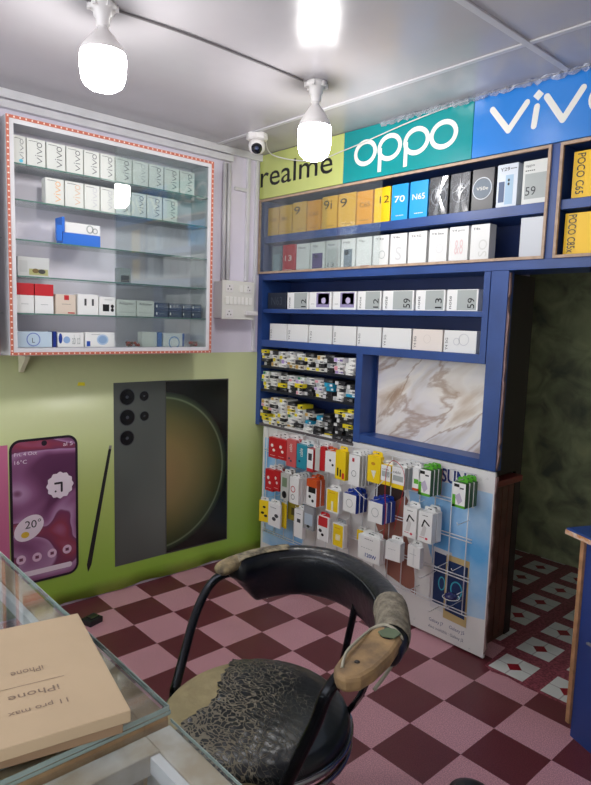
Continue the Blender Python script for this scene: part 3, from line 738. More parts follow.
a, b = pp(428, 629), pp(463, 646); text(m, 'Also available : Galaxy J2', a[0], b[0], b[1]+.014, b[1]+.034, B, 'y', flat((90, 96, 120)))
m.build('lettering', NV, t)
m = MB()
for px, py in ((421, 455), (455, 470), (487, 479), (480, 480), (482, 560), (469, 649), (414, 619), (484, 500)):
    p = at('y', .003, px, py); m.lathe([(.005, 0), (.005, .002), (.002, .0035), (0, .0035)], p.x, .0032, p.z, seg=8, axis='y')
m.build('nail', flat((50, 46, 46)), t)
# wire display grid
W = thing('wire_display_grid', 'white wire grid with hooks in front of the poster board', 'display rack', (.9, -.02, .1), world=True)
gw = MB(); GYY = -.014
for k in range(17):
    x = .10+k*.0925; gw.tube([(x, GYY, .19), (x, GYY, .875)], .0029, seg=6)
for z in (.19, .205, .36, .375, .55, .565, .72, .735, .875): gw.tube([(.08, GYY-.0032, z), (1.61, GYY-.0032, z)], .0029, seg=6)
gw.build('grid', WIRE, W)
PUCK = at('y', -.12, 451, 596)

# ------------------------------------------------------------------ things hanging on the hooks
hooks = MB()
TAB_BAR = flat((60, 60, 64))
def hang(px0, py0, px1, py1, body, label, grp, prints=(), dep=.028, n=1, sidem=None, Y=-.13, tabm=PAPER, ang=0, labels=(), tab=True, name='hanging_box'):
    p, q = at('y', Y, px0, py0), at('y', Y, px1, (py0+py1)/2)
    r = at('y', Y, (px0+px1)/2, py1); tpt = at('y', Y, (px0+px1)/2, py0)
    x0, x1, z0, z1 = p.x, q.x, r.z, tpt.z
    w, h = x1-x0, z1-z0; th = .022 if tab else 0; hb = h-th
    xc = (x0+x1)/2
    proto = None
    for k in range(n):
        yy = Y+k*(dep+.004)
        if yy+dep > -.022: break
        tgt = thing(name, (labels[k] if k < len(labels) else label) if k == 0 or labels else label + ', %s behind the front one' % ('', 'first', 'second', 'third', 'fourth')[k], 'packaged accessory', (xc+k*.002, yy+dep/2, z0), grp, ang*(1-k*.3))
        b = MB(); b.box(-w/2, w/2, -dep/2, dep/2, 0, hb); 
        b.mats = [sidem or body, body]
        b.bm.faces.ensure_lookup_table()
        for f in b.bm.faces:
            f.normal_update()
            if abs(f.normal.y) > .9: f.material_index = 1
        b.build('carton', body, tgt, bevel=.0012)
        if tab:
            tb = MB(); 
            tb.prism([(-w*.4, dep/2-.002, hb), (w*.4, dep/2-.002, hb), (w*.36, dep/2-.002, hb+th*.8), (w*.26, dep/2-.002, hb+th), (-w*.26, dep/2-.002, hb+th), (-w*.36, dep/2-.002, hb+th*.8)], (0, .0016, 0), tabm)
            tb.box(-w*.12, w*.12, dep/2-.0026, dep/2-.002, hb+th*.4, hb+th*.62, TAB_BAR)  # dark bar on the tab at hook height, in place of a hole
            tb.mats = [tabm, TAB_BAR] if False else tb.mats
            tb.build('hanging_tab', tabm, tgt)
        if prints and k == 0:
            m = MB()
            for f in prints: f(m, w, hb, (0, -dep/2, 0))
            m.build('printed_front', INK, tgt)
    zt = z0+hb+th*.62
    hk = MB(); hk.tube(smooth_path([(xc, GYY-.004, zt+.004), (xc, -.06, zt), (xc, Y-.012, zt), (xc, Y-.024, zt+.014)], 5), .0016, seg=6)
    hk.build('hook', WIRE, W)
rd = mat('red_card', (190, 34, 40), .35); pk = mat('coral_card', (204, 92, 92), .35); te = mat('teal_card', (40, 140, 160), .35); orr = mat('orange_card', (206, 84, 36), .35)
ye = mat('yellow_card', (240, 206, 28), .35); bl = mat('royal_blue_card', (28, 62, 160), .35); gn = mat('lime_card', (92, 176, 50), .35); gnd = mat('dark_green_card', (44, 92, 40), .35)
blis = mat('clear_blister', (196, 196, 190), .2); gy = mat('grey_card', (150, 152, 156), .35); ol = mat('olive_card', (150, 136, 40), .4)
def dots(m1, a=.1, b=.08): return [el(.35, .42, a, b, m1), el(.66, .3, a, b, m1)]
def wd(m1): return [el(.4, .62, .15, .08, m1), el(.6, .4, .15, .07, m1), tiny(.2, .8, .12, WI)]
GR = 'accessories hanging on the wire grid'
hang(269, 434, 277.5, 458, rd, 'red earphone card at the far left of the top hook row', GR, wd(WI), n=3, labels=('red earphone card at the far left of the top hook row', 'red card, first behind the far left red one, top hook row', 'red card, second behind the far left red one, top hook row'))
hang(277.5, 436, 286, 460, rd, 'red earphone card beside the coral one, top hook row', GR, wd(WI), n=3, labels=('red earphone card beside the coral one, top hook row', 'red card hidden behind the one beside the coral card', 'rearmost red card beside the coral card'))
hang(287, 436, 296, 467, pk, 'coral pink cable pack in the top hook row', GR, [tx('cable', .3, .6, .55, .85, WI, 1), el(.3, .3, .1, .04, flat((90, 60, 80))), el(.5, .22, .1, .04, flat((90, 60, 80)))], n=2, labels=('coral pink cable pack in the top hook row', 'coral pink pack behind the front coral one'))
hang(297, 441, 307, 469, te, 'teal cable pack right of the coral one, top hook row', GR, [tx('cable', .3, .6, .5, .85, WI, 1), el(.3, .3, .1, .05, flat((20, 70, 100)))], n=2, labels=('teal cable pack right of the coral one, top hook row', 'teal pack behind the front teal one'))
hang(307.5, 445, 313, 472, PAPER, 'white-fronted pack with red sides, top hook row', GR, [rc(0, 1, .0, .15, RED), rc(.2, .8, .5, .8, flat((60, 60, 66)))], sidem=rd, dep=.045)
hang(315.5, 444, 319.5, 471, blis, 'slim pale pack between two red-sided packs, top hook row', GR, (), dep=.03)
hang(320.5, 443, 325, 471, rd, 'slim red pack left of the white earphone pack', GR, (), n=2, labels=('slim red pack left of the white earphone pack', 'slim red pack behind the other slim red one'))
hang(325.5, 448, 335.5, 473, PAPER, 'white earphone pack with orange tab, left of the yellow pack', GR, [el(.5, .6, .1, .06, INK), el(.75, .4, .1, .06, INK)], tabm=orr)
hang(336, 447, 345.5, 480, ye, 'yellow charger pack with black plugs pictured, top hook row', GR, [rc(.2, .34, .12, .4, INK), rc(.46, .6, .1, .36, INK), rc(.68, .9, .05, .25, flat((210, 60, 40)))], tabm=ye)
hang(349.5, 451, 359.5, 486, PAPER, 'white cable pack with red emblem, front of a thick bundle', GR, [rc(.3, .5, .78, .9, RED), rg_(.5, .4, .22, .03, G5)], n=4, dep=.02, sidem=blis, labels=('white cable pack with red emblem, front of a thick bundle', 'white cable pack, second in the thick bundle', 'white cable pack, third in the thick bundle', 'white cable pack, last in the thick bundle'))
hang(368, 452, 380.5, 483, ye, 'yellow pack showing a white cone, beside the white bundle', GR, [el(.45, .72, .16, .06, flat((200, 140, 30))), lambda mb, w, h, B: shape(mb, [(-.2*w, .45*h), (.2*w, .48*h), (.02*w, .15*h)], B, 'y', flat((225, 220, 200)))], tabm=ye)
hang(381.5, 461, 390.5, 485, PAPER, 'white box with yellow foot left of the red cable', GR, [rc(0, 1, 0, .2, ye), rc(.1, .9, .42, .7, GY), tx('cable', .15, .8, .75, .86, G5)], sidem=ye)
hang(392.5, 463, 404.5, 489, PAPER, 'white box with yellow foot behind the red cable loop', GR, [rc(0, 1, 0, .2, ye), rc(.1, .9, .35, .6, GY), tx('cable', .1, .7, .7, .82, G5)], n=3, sidem=blis, labels=('white box with yellow foot behind the red cable loop', 'pale pack, second behind the red cable loop', 'pale pack, third behind the red cable loop'))
hang(413.5, 463, 420, 491, PAPER, 'white pack with orange foot left of the green boxes', GR, [rc(0, 1, 0, .1, orr), rc(.2, .8, .3, .5, gn)], dep=.012)
def leafy(): return [rc(.0, .25, .0, .5, gn), rc(0, 1, 0, .1, gn), lambda mb, w, h, B: shape(mb, [(-.3*w, .45*h), (0, .12*h), (.3*w, .3*h), (.05*w, .6*h)], B, 'y', flat((190, 180, 200)), .001), rc(.1, .5, .82, .94, INK, .001), rc(.55, .85, .76, .82, G5, .001)]
hang(419.5, 465, 430.5, 496, PAPER, 'white and lime green charger box beneath the poster lettering', GR, leafy(), n=3, dep=.026, sidem=gnd, tabm=gn, labels=('white and lime green charger box, left one of the green pair', 'green charger box, first behind the left green-sided one', 'green charger box, second behind the left green-sided one'))
hang(432.5, 464, 441, 494, orr, 'orange backed pack behind the left green-sided charger box', GR, (), dep=.01, Y=-.045)
hang(453.5, 478, 465.5, 508, PAPER, 'white and lime green charger box, right one of the green pair', GR, leafy(), n=3, dep=.028, sidem=gnd, tabm=gn, labels=('white and lime green charger box, right one of the green pair', 'green charger box, first behind the right green-sided one', 'green charger box, second behind the right green-sided one'))
for px, py, ex in ((448, 562, .10), (436, 571, .13), (462, 566, .08), (440, 606, .09), (462, 600, .12), (470, 520, .10), (420, 585, .10)):
    p = at('y', GYY, px, py)
    MB().tube([(p.x, GYY-.004, p.z), (p.x, GYY-ex, p.z-.004), (p.x, GYY-ex-.01, p.z+.01)], .0019, seg=6).build('hook', WIRE, W)
# second row
hang(265.5, 466, 273, 491, rd, 'red card at the far left of the second hook row', GR, wd(WI), n=3, labels=('red card at the far left of the second hook row', 'red card, first behind the far left one, second hook row', 'red card, second behind the far left one, second hook row'))
hang(273.5, 467, 279.5, 491, rd, 'red card beside the dark blister pack, second hook row', GR, wd(WI))
hang(281, 470, 288.5, 500, blis, 'blister pack with dark earphones, second hook row', GR, [el(.5, .2, .3, .14, INK), rc(.2, .8, .5, .85, flat((120, 140, 110)))], n=2, labels=('blister pack with dark earphones, second hook row', 'blister pack behind the dark earphones one'))
hang(290, 474, 298.5, 504, PAPER, 'white pack with red logo loop, second hook row', GR, [rg_(.4, .55, .25, .06, RED), rg_(.4, .25, .2, .04, G5)], n=4, dep=.02, labels=('white pack with red logo loop, second hook row', 'white pack, second behind the red logo loop', 'white pack, third behind the red logo loop', 'white pack, last behind the red logo loop'))
hang(307, 476, 316.5, 506, PAPER, 'orange pack with white window and earbuds', GR, [rc(0, 1, .72, 1, orr), rc(.2, .9, .5, .72, INK), el(.35, .34, .12, .06, INK), el(.65, .2, .12, .06, INK)], sidem=orr, tabm=orr, n=2, dep=.03, labels=('orange pack with white window and earbuds', 'orange pack behind the earbud window pack'))
hang(326.5, 486, 339, 513, PAPER, 'yellow and white cable box hanging by a large white tab', GR, [rc(.08, .92, .08, .98, ye), rc(.42, .58, .1, .5, flat((236, 230, 200)), .001), tiny(.2, .7, .85, RED)], tabm=PAPER)
hang(343.5, 490, 356, 512.5, PAPER, 'white box with grey ring and blue sides, left one of two', GR, [rg_(.5, .5, .25, .03, GY)], n=3, sidem=bl, tabm=bl, dep=.026, labels=('white box with grey ring and blue sides, left one of two', 'blue box, first behind the left ring box', 'blue box, second behind the left ring box'))
hang(368.5, 498, 382.5, 523, PAPER, 'white box with grey ring and blue sides, right one of two', GR, [rg_(.5, .5, .25, .03, GY)], n=3, sidem=bl, tabm=bl, dep=.03, labels=('white box with grey ring and blue sides, right one of two', 'blue box, first behind the right ring box', 'blue box, second behind the right ring box'))
def adap(): return [lambda mb, w, h, B: (stroke(mb, [(-.2*w, .52*h), (-.05*w, .74*h), (.3*w, .6*h)], .1*w, B, 'y', INK), shape(mb, [(-.3*w, .2*h), (0, .2*h), (.12*w, .5*h), (-.1*w, .6*h)], B, 'y', flat((210, 208, 206)))), el(.65, .14, .1, .04, flat((220, 70, 90))), tiny(.15, .5, .14, RED), tiny(.3, .7, .88)]
hang(404, 503, 416.5, 538, PAPER, 'white box picturing a black adapter, left one of the pair', GR, adap(), dep=.04)
hang(419, 508, 432, 543, PAPER, 'white box picturing a black adapter, right one of the pair', GR, adap(), dep=.036, n=2, labels=('white box picturing a black adapter, right one of the pair', 'white box behind the right black adapter box'))
# third row
hang(260.5, 497, 268, 522, ye, 'yellow card with black dots at the far left, lowest hook row', GR, dots(INK, .16, .06)+[el(.5, .7, .14, .05, INK)], dep=.006, ang=.3, Y=-.15)
hang(268.5, 500, 280, 527, PAPER, 'white earphone pack in front of yellow cards, lowest hook row', GR, [el(.7, .5, .16, .08, G5), el(.5, .34, .16, .08, G5), tiny(.2, .7, .8)], dep=.014, Y=-.15)
hang(281, 500, 286, 528, ye, 'yellow card behind the white earphone pack, lowest hook row', GR, (), dep=.012, Y=-.11, ang=-.2)
hang(288, 499, 300, 521, ol, 'olive yellow pack behind the tall white box, lowest hook row', GR, [rc(.3, .6, .3, .7, flat((70, 60, 30)))], dep=.02, Y=-.08)
hang(294.5, 506, 302.5, 538, PAPER, 'tall slim white box in the lowest hook row', GR, [rc(.35, .75, .55, .68, G5), tiny(.3, .8, .85)], dep=.03)
hang(304, 503, 313.5, 530, gy, 'grey and white pack left of the red and white one', GR, [rc(.1, .9, .2, .7, flat((176, 190, 204))), el(.5, .15, .15, .06, INK)], dep=.02)
hang(317.5, 513, 328.5, 541, PAPER, 'red and white earphone pack, lowest hook row', GR, [rc(.1, .9, .6, 1, RED), el(.3, .4, .14, .07, INK), el(.5, .25, .12, .06, INK)], dep=.02, tabm=rd)
hang(333, 520, 343.5, 547.5, PAPER, 'yellow and white box under a grey clip tab, lowest hook row', GR, [rc(.06, .94, .04, .96, ye), rc(.3, .7, .3, .55, flat((236, 226, 180)), .001), tiny(.2, .7, .8, RED)], dep=.03, tabm=gy)
hang(358.5, 533, 380, 562, PAPER, 'white charger box marked 120W above the chair back', GR, [tx('120W', .35, .85, .16, .32, flat((30, 70, 150)), 0, .02), tiny(.3, .7, .88), tiny(.15, .7, .5, GY)], dep=.02, n=2, labels=('white charger box marked 120W above the chair back', 'white box behind the one marked 120W'))
hang(386, 538, 399, 561, PAPER, 'white box tilted on its hook right of the 120W one', GR, [tiny(.2, .7, .6, GY)], dep=.045, ang=.15)
hang(408, 542, 420, 568, PAPER, 'small white box under the black adapter boxes', GR, [tiny(.2, .7, .6, GY), rc(.45, .55, .1, .9, flat((220, 220, 220)))], dep=.03)
hang(357, 527, 366, 541, ye, 'small yellow pack peeping out behind the 120W box', GR, (), dep=.01, Y=-.06)
# red cable loop
P = [at('y', -.175, x, y) for x, y in ((383, 540), (385.5, 515), (385, 492), (386.5, 470), (392, 461), (398, 463), (403, 470), (404.5, 482), (401, 500), (394, 530))]
tag(MB().tube(smooth_path(P), .0016, seg=6).build('charging_cable', mat('red_cable', (190, 40, 56), .4)), 'red charging cable looped over the hanging accessory boxes', 'cable')
P = [at('y', -.17, x, y) for x, y in ((350, 484), (358, 492), (367, 499), (374, 490), (386, 478), (392, 472))]
tag(MB().tube(smooth_path(P), .0018, seg=6).build('charging_cable', mat('white_cord', (214, 216, 222), .4)), 'white cable looped under the white bundle on the hooks', 'cable')
# puck shaped sample on a white wire ring
t = thing('round_gadget', 'dark blue oval gadget held in a white wire ring, low on the grid', 'gadget', (PUCK.x, PUCK.y, PUCK.z-.012))
MB().lathe([(0, 0), (.025, .0), (.031, .008), (.03, .016), (.022, .023), (0, .026)]).build('body', mat('indigo_plastic', (44, 46, 92), .25), t)
rr_ = [(.038*math.cos(2*PI*k/20), .038*math.sin(2*PI*k/20), .006) for k in range(20)]
MB().tube(rr_, .002, closed=True, seg=6).tube([(0, .038, .006), (.0, -PUCK.y+GYY-.004, .006)], .002, seg=6).build('wire_ring', WIRE, t)
for px, py in ((470, 566), (400, 584)):
    p = at('y', -.1, px, py)

# ================================================================== LEFT WALL BANNER
def banner_mat():
    m, nt, bs = newmat('green_banner_vinyl'); N, L = nt.nodes, nt.links
    tc = N.new('ShaderNodeTexCoord'); sp = N.new('ShaderNodeSeparateXYZ'); L.new(tc.outputs['Object'], sp.inputs[0])
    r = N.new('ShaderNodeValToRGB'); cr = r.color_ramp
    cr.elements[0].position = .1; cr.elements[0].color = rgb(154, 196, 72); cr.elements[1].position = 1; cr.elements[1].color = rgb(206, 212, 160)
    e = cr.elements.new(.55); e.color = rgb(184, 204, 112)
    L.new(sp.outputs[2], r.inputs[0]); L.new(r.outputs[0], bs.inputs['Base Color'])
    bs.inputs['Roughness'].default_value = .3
    t = N.new('ShaderNodeTexNoise'); t.inputs['Scale'].default_value = 4; t.inputs['Detail'].default_value = 3; L.new(tc.outputs['Object'], t.inputs['Vector'])
    b = N.new('ShaderNodeBump'); b.inputs['Strength'].default_value = .3; b.inputs['Distance'].default_value = .02
    L.new(t.outputs['Fac'], b.inputs['Height']); L.new(b.outputs['Normal'], bs.inputs['Normal'])
    return m
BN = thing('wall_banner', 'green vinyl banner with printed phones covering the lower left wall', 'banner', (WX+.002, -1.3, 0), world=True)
bn = MB(); random.seed(5); n = 60; rows = []
for k in range(n+1):
    y = -3.55+3.80*k/n
    rows.append([bn.bm.verts.new((WX+x, y, z)) for x, z in ((.004, 1.345), (.004, .7), (.004, .16), (.0045+.002*math.sin(k*1.3), .09), (.010+.006*math.sin(k*1.7), .012+.006*math.sin(k*.9)))])
for a, b in zip(rows, rows[1:]):
    for k in range(4):
        f = bn.bm.faces.new((a[k], b[k], b[k+1], a[k+1])); f.smooth = True
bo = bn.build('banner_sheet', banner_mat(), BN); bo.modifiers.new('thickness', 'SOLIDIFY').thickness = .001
BX = (WX+.0055, 0, 0)
def w2(px, py): p = at('x', WX+.006, px, py); return (p.y, p.z)
# printed: large titanium phone pair
def steel():
    m, nt, bs = newmat('printed_titanium'); N, L = nt.nodes, nt.links
    tc = N.new('ShaderNodeTexCoord'); t = N.new('ShaderNodeTexNoise'); t.inputs['Scale'].default_value = 1.2; t.inputs['Detail'].default_value = 2
    mp = N.new('ShaderNodeMapping'); mp.inputs['Scale'].default_value = (1, 1, .8); L.new(tc.outputs['Object'], mp.inputs[0]); L.new(mp.outputs[0], t.inputs['Vector'])
    r = N.new('ShaderNodeValToRGB'); r.color_ramp.elements[0].color = rgb(60, 66, 62); r.color_ramp.elements[1].color = rgb(108, 114, 108)
    r.color_ramp.elements[0].position = .3; r.color_ramp.elements[1].position = .7
    L.new(t.outputs['Fac'], r.inputs[0]); L.new(r.outputs[0], bs.inputs['Base Color']); bs.inputs['Roughness'].default_value = .35; return m
def planet(cy, cz, R):
    """the picture on the printed screen: a dim disc with a thin lit limb on black"""
    m, nt, bs = newmat('printed_planet'); N, L = nt.nodes, nt.links
    tc = N.new('ShaderNodeTexCoord'); mp = N.new('ShaderNodeMapping'); mp.vector_type = 'POINT'
    mp.inputs['Location'].default_value = (0, -cy/R, -cz/R); mp.inputs['Scale'].default_value = (0, 1/R, 1/R)
    L.new(tc.outputs['Object'], mp.inputs[0]); g_ = N.new('ShaderNodeTexGradient'); g_.gradient_type = 'QUADRATIC_SPHERE'
    ln_ = N.new('ShaderNodeVectorMath'); ln_.operation = 'LENGTH'; L.new(mp.outputs[0], ln_.inputs[0])
    r = N.new('ShaderNodeValToRGB'); cr = r.color_ramp
    for k, (p, c) in enumerate(((0, (150, 124, 82)), (.22, (134, 118, 74)), (.36, (102, 100, 60)), (.45, (72, 78, 48)), (.49, (60, 70, 44)), (.5, (112, 128, 96)), (.508, (60, 72, 54)), (.54, (26, 30, 26)), (1, (12, 13, 16)))):
        e = cr.elements[k] if k < 2 else cr.elements.new(p)
        e.position = p; e.color = rgb(*c)
    ml = N.new('ShaderNodeMath'); ml.operation = 'MULTIPLY'; ml.inputs[1].default_value = .5
    L.new(ln_.outputs['Value'], ml.inputs[0]); L.new(ml.outputs[0], r.inputs[0]); L.new(r.outputs[0], bs.inputs['Base Color'])
    bs.inputs['Roughness'].default_value = .25; N.remove(g_); return m
tl, tm, tr_ = w2(113.4, 383), w2(165, 380.5), w2(228.4, 378.5); bl_, bm_, br_ = w2(115, 567), w2(165.5, 554), w2(227, 539)
ps = thing('x', None, None) if False else None
m = MB(); shape(m, [tl, tm, bm_, bl_], BX, 'x', MATS.get('x') or steel(), .001, .0008)
ph = m.build('printed_phone_back', None, BN); tag(ph, 'grey-green titanium phone back with five lenses')
LI = mat('lens_ink', (14, 15, 20), .2); L2 = mat('lens_ring_ink', (64, 66, 72), .3)
for px, py, rr in ((127, 397, .048), (127.2, 417.5, .048), (127, 438, .045), (144, 396, .030), (144.3, 416, .029)):
    c = w2(px, py); m = MB(); shape(m, ell(c[0], c[1], rr), BX, 'x', L2, .0022, .001); shape(m, ell(c[0], c[1], rr*.9), BX, 'x', LI, .0028, .0006); shape(m, ell(c[0], c[1], rr*.2), BX, 'x', L2, .0032, .0004)
    m.build('printed_lens', LI, ph, org=(0, 0, 0)).location = -Vector(BN['_w']) if False else (0, 0, 0)
c = w2(143.5, 406)
m = MB(); shape(m, [tm, tr_, br_, bm_], BX, 'x', flat((70, 72, 66)), .001, .0008)
e1 = (tm[0]+.006, tm[1]-.008); pc = w2(159, 474); Rr = w2(222, 470)[0]-pc[0]
# coordinates inside the parent's frame
PLM = planet(pc[0]-BN['_w'][1], pc[1], Rr/1.0)
shape(m, [(tm[0]+.007, tm[1]-.007), (tr_[0]-.008, tr_[1]-.007), (br_[0]-.008, br_[1]+.008), (bm_[0]+.007, bm_[1]+.008)], BX, 'x', PLM, .0018, .0008)
tag(m.build('printed_phone_front', None, BN), 'black phone screen showing a dim greenish planet')
m = MB(); a, b = w2(110, 449), w2(88, 572)
p0, p1 = Vector(a), Vector(b); tdir = (p1-p0).normalized(); nn = Vector((-tdir.y, tdir.x))
shape(m, [p0+nn*.008, p0-nn*.008, p1-tdir*.04-nn*.014, p1, p1-tdir*.04+nn*.012], BX, 'x', flat((34, 36, 38)), .001, .0008)
shape(m, [p0+nn*.008-tdir*.02, p0-nn*.008-tdir*.02, p0-nn*.008, p0+nn*.008], BX, 'x', flat((140, 140, 130)), .001, .0008)
tag(m.build('printed_stylus', None, BN), 'black stylus leaning beside the printed phone')
# pink phone
def wall_paper():
    m, nt, bs = newmat('pink_wallpaper'); N, L = nt.nodes, nt.links
    tc = N.new('ShaderNodeTexCoord'); mp = N.new('ShaderNodeMapping'); mp.inputs['Rotation'].default_value = (.6, 0, 0); mp.inputs['Scale'].default_value = (1, 1, 2.2)
    L.new(tc.outputs['Object'], mp.inputs[0])
    t = N.new('ShaderNodeTexNoise'); t.inputs['Scale'].default_value = 2.1; t.inputs['Detail'].default_value = .6; t.inputs['Distortion'].default_value = 1.3; L.new(mp.outputs[0], t.inputs['Vector'])
    r = N.new('ShaderNodeValToRGB'); cr = r.color_ramp
    for k, (p, c) in enumerate(((0, (70, 36, 66)), (.34, (104, 58, 92)), (.44, (150, 98, 138)), (.515, (184, 144, 180)), (.53, (120, 62, 96)), (.62, (150, 66, 84)), (.8, (176, 112, 150)))):
        e = cr.elements[k] if k < 2 else cr.elements.new(p)
        e.position = p; e.color = rgb(*c)
    L.new(t.outputs['Fac'], r.inputs[0]); L.new(r.outputs[0], bs.inputs['Base Color']); bs.inputs['Roughness'].default_value = .3; return m
tl, br_ = w2(8.5, 436), w2(78, 581); tr_ = w2(78, 434); bl_ = w2(9, 581)
u0, u1, v0, v1 = tl[0], tr_[0]-.003, w2(78, 572)[1], tr_[1]
m = MB(); shape(m, rrect(u0, u1, v0, v1, .055, 8), BX, 'x', flat((34, 24, 36)), .001, .0008)
WPM = wall_paper(); shape(m, rrect(u0+.013, u1-.013, v0+.013, v1-.013, .043, 8), BX, 'x', WPM, .0018, .0006)
pz = m.build('printed_phone_screen', None, BN); tag(pz, 'pink and violet phone home screen with clock and weather')
m = MB(); PKW = flat((232, 200, 222)); DK = flat((40, 30, 44)); W3 = flat((240, 226, 236))
c = w2(60, 485); 
pts = []
for k in range(48):
    a = 2*PI*k/48; R_ = .068+.004*math.cos(a*12); pts.append((c[0]+R_*math.cos(a), c[1]+R_*math.sin(a)))
shape(m, pts, BX, 'x', W3, .0024); stroke(m, [(c[0]-.026, c[1]+.012), (c[0]+.008, c[1]+.012), (c[0]+.008, c[1]-.032)], .011, BX, 'x', DK, .003); shape(m, ell(c[0]-.024, c[1]-.03, .005), BX, 'x', DK, .003)
m.build('clock_widget', W3, pz)
m = MB(); c = w2(29, 528); pts = [(c[0]+.08*math.cos(a)*math.cos(.6)-.058*math.sin(a)*math.sin(.6), c[1]+.08*math.cos(a)*math.sin(.6)+.058*math.sin(a)*math.cos(.6)) for a in [2*PI*k/32 for k in range(32)]]
shape(m, pts, BX, 'x', W3, .0024); text(m, '20°', c[0]-.02, c[0]+.06, c[1]-.002, c[1]+.04, BX, 'x', DK, d=.003); shape(m, ell(c[0]-.02, c[1]-.032, .02, .016), BX, 'x', flat((226, 186, 60)), .003)
m.build('weather_widget', W3, pz)
for px, py in ((21, 560), (37, 557), (52, 553), (67, 549)):
    m = MB(); c = w2(px, py); shape(m, ell(c[0], c[1], .024), BX, 'x', PKW, .0024); shape(m, rect(c[0]-.009, c[0]+.009, c[1]-.008, c[1]+.008), BX, 'x', flat((120, 60, 90)), .003); m.build('app_icon', PKW, pz)
m = MB(); a, b = w2(17, 578), w2(72, 566); zc = w2(45, 570)[1]; shape(m, rrect(a[0], b[0], zc-.013, zc+.015, .013), BX, 'x', W3, .0024); m.build('search_bar', W3, pz)
m = MB(); c = w2(44, 443); shape(m, ell(c[0], c[1], .014), BX, 'x', DK, .003)
a = w2(14, 455); text(m, 'Fri, 4 Oct', a[0], a[0]+.11, a[1]-.012, a[1]+.008, BX, 'x', W3, d=.003); text(m, '16°C', a[0], a[0]+.06, a[1]-.05, a[1]-.03, BX, 'x', W3, d=.003)
a = w2(63, 444); text(m, 'al 5', a[0], a[0]+.05, a[1]-.01, a[1]+.01, BX, 'x', W3, d=.003); m.build('status_text', W3, pz)
m = MB(); a = w2(8, 437); shape(m, rect(u0-.25, u0-.006, v0+.05, v1-.02), BX, 'x', flat((206, 112, 150)), .001, .0008)
tag(m.build('printed_phone_back', None, BN), 'pink phone back edge beside the printed home screen')
m = MB(); c = w2(81, 384); shape(m, [(c[0]-.02, c[1]-.008), (c[0]+.022, c[1]-.01), (c[0]+.02, c[1]+.008), (c[0]-.014, c[1]+.01)], BX, 'x', flat((232, 220, 40)), .0012, .0006)
tag(m.build('sticker', None), 'tiny yellow sticker on the green banner below the wall cabinet', 'sticker')

# ================================================================== WHITE WALL CABINET
CX = .165
y0, y1 = at('x', CX, 8, 250).y, at('x', CX, 212, 250).y; z1, z0 = at('x', CX, 110, 138).z, at('x', CX, 110, 354).z
def led_cabinet(y0, y1, label, pane_from):
    t = thing('wall_display_cabinet', label, 'display cabinet', (0, (y0+y1)/2, z0), 'white wall cabinets', world=True)
    f = .022
    MB().box(WX+.001, WX+.012, y0, y1, z0, z1).build('back_board', CABBACK, t)
    for a, b in ((y0, y0+.012), (y1-.012, y1)): MB().box(WX+.012, CX-.002, a, b, z0, z1).build('side_panel', ALU, t)
    MB().box(WX+.012, CX-.002, y0+.012, y1-.012, z1-.012, z1).build('top_panel', ALU, t)
    MB().box(WX+.012, CX-.002, y0+.012, y1-.012, z0, z0+.012).build('bottom_panel', ALU, t)
    fr = MB()
    for a, b, c, d in ((y0, y1, z0-.002, z0+.032), (y0, y1, z1-.032, z1+.002), (y0, y0+.032, z0+.032, z1-.032), (y1-.032, y1, z0+.032, z1-.032)): fr.box(CX-.002, CX+.004, a, b, c, d)
    fr.build('front_frame', ALU, t)
    # strip of coral tape with small white lamps
    tp = MB(); w = .013
    tp.box(CX+.004, CX+.007, y0, y1, z0, z0+w).box(CX+.004, CX+.007, y0, y1, z1-w, z1).box(CX+.004, CX+.007, y0, y0+w, z0+w, z1-w).box(CX+.004, CX+.007, y1-w, y1, z0+w, z1-w)
    st = tp.build('light_strip', mat('coral_tape', (192, 104, 82), .5), t)
    dd = MB(); s = .0036
    yy = y0+.008
    while yy < y1-.004:
        for zc in (z0+w/2, z1-w/2): dd.box(CX+.007, CX+.0085, yy-s*.8, yy+s*.8, zc-s, zc+s)
        yy += .026
    zz = z0+.02
    while zz < z1-.014:
        for yc in (y0+w/2, y1-w/2): dd.box(CX+.007, CX+.0085, yc-s, yc+s, zz-s*.8, zz+s*.8)
        zz += .026
    tag(dd.build('strip_diodes', mat('white_diode', (246, 226, 212), .3), st), None, None, None, 'stuff')
    return t
CB = led_cabinet(y0, y1, 'white wall cabinet with coral light strip frame, full of boxes', None)
CB2 = led_cabinet(y0-1.2, y0-.045, 'white wall cabinet cut off beyond the left end of the full one', None)
SHZ = []
for k, (a, b) in enumerate((((16.3, 163), (205, 197)), ((16.3, 199.7), (206.8, 226)), ((16.3, 238.4), (206.8, 259)), ((16, 274.5), (206.8, 289)), ((16, 314), (206.8, 317.6)))):
    z = (at('x', .145, *a).z+at('x', .145, *b).z)/2; SHZ.append(z)
    o = MB().box(WX+.013, .145, y0+.013, y1-.013, z-.006, z).build('glass_shelf', SHELFG, CB)
    MB().box(.145, .1465, y0+.013, y1-.013, z-.006, z).build('green_edge', EDGEG, o)
    o.parent = CB
for z in SHZ[::2]: MB().box(WX+.013, .145, y0-1.187, y0-.019, z-.006, z).build('glass_shelf', SHELFG, CB2)
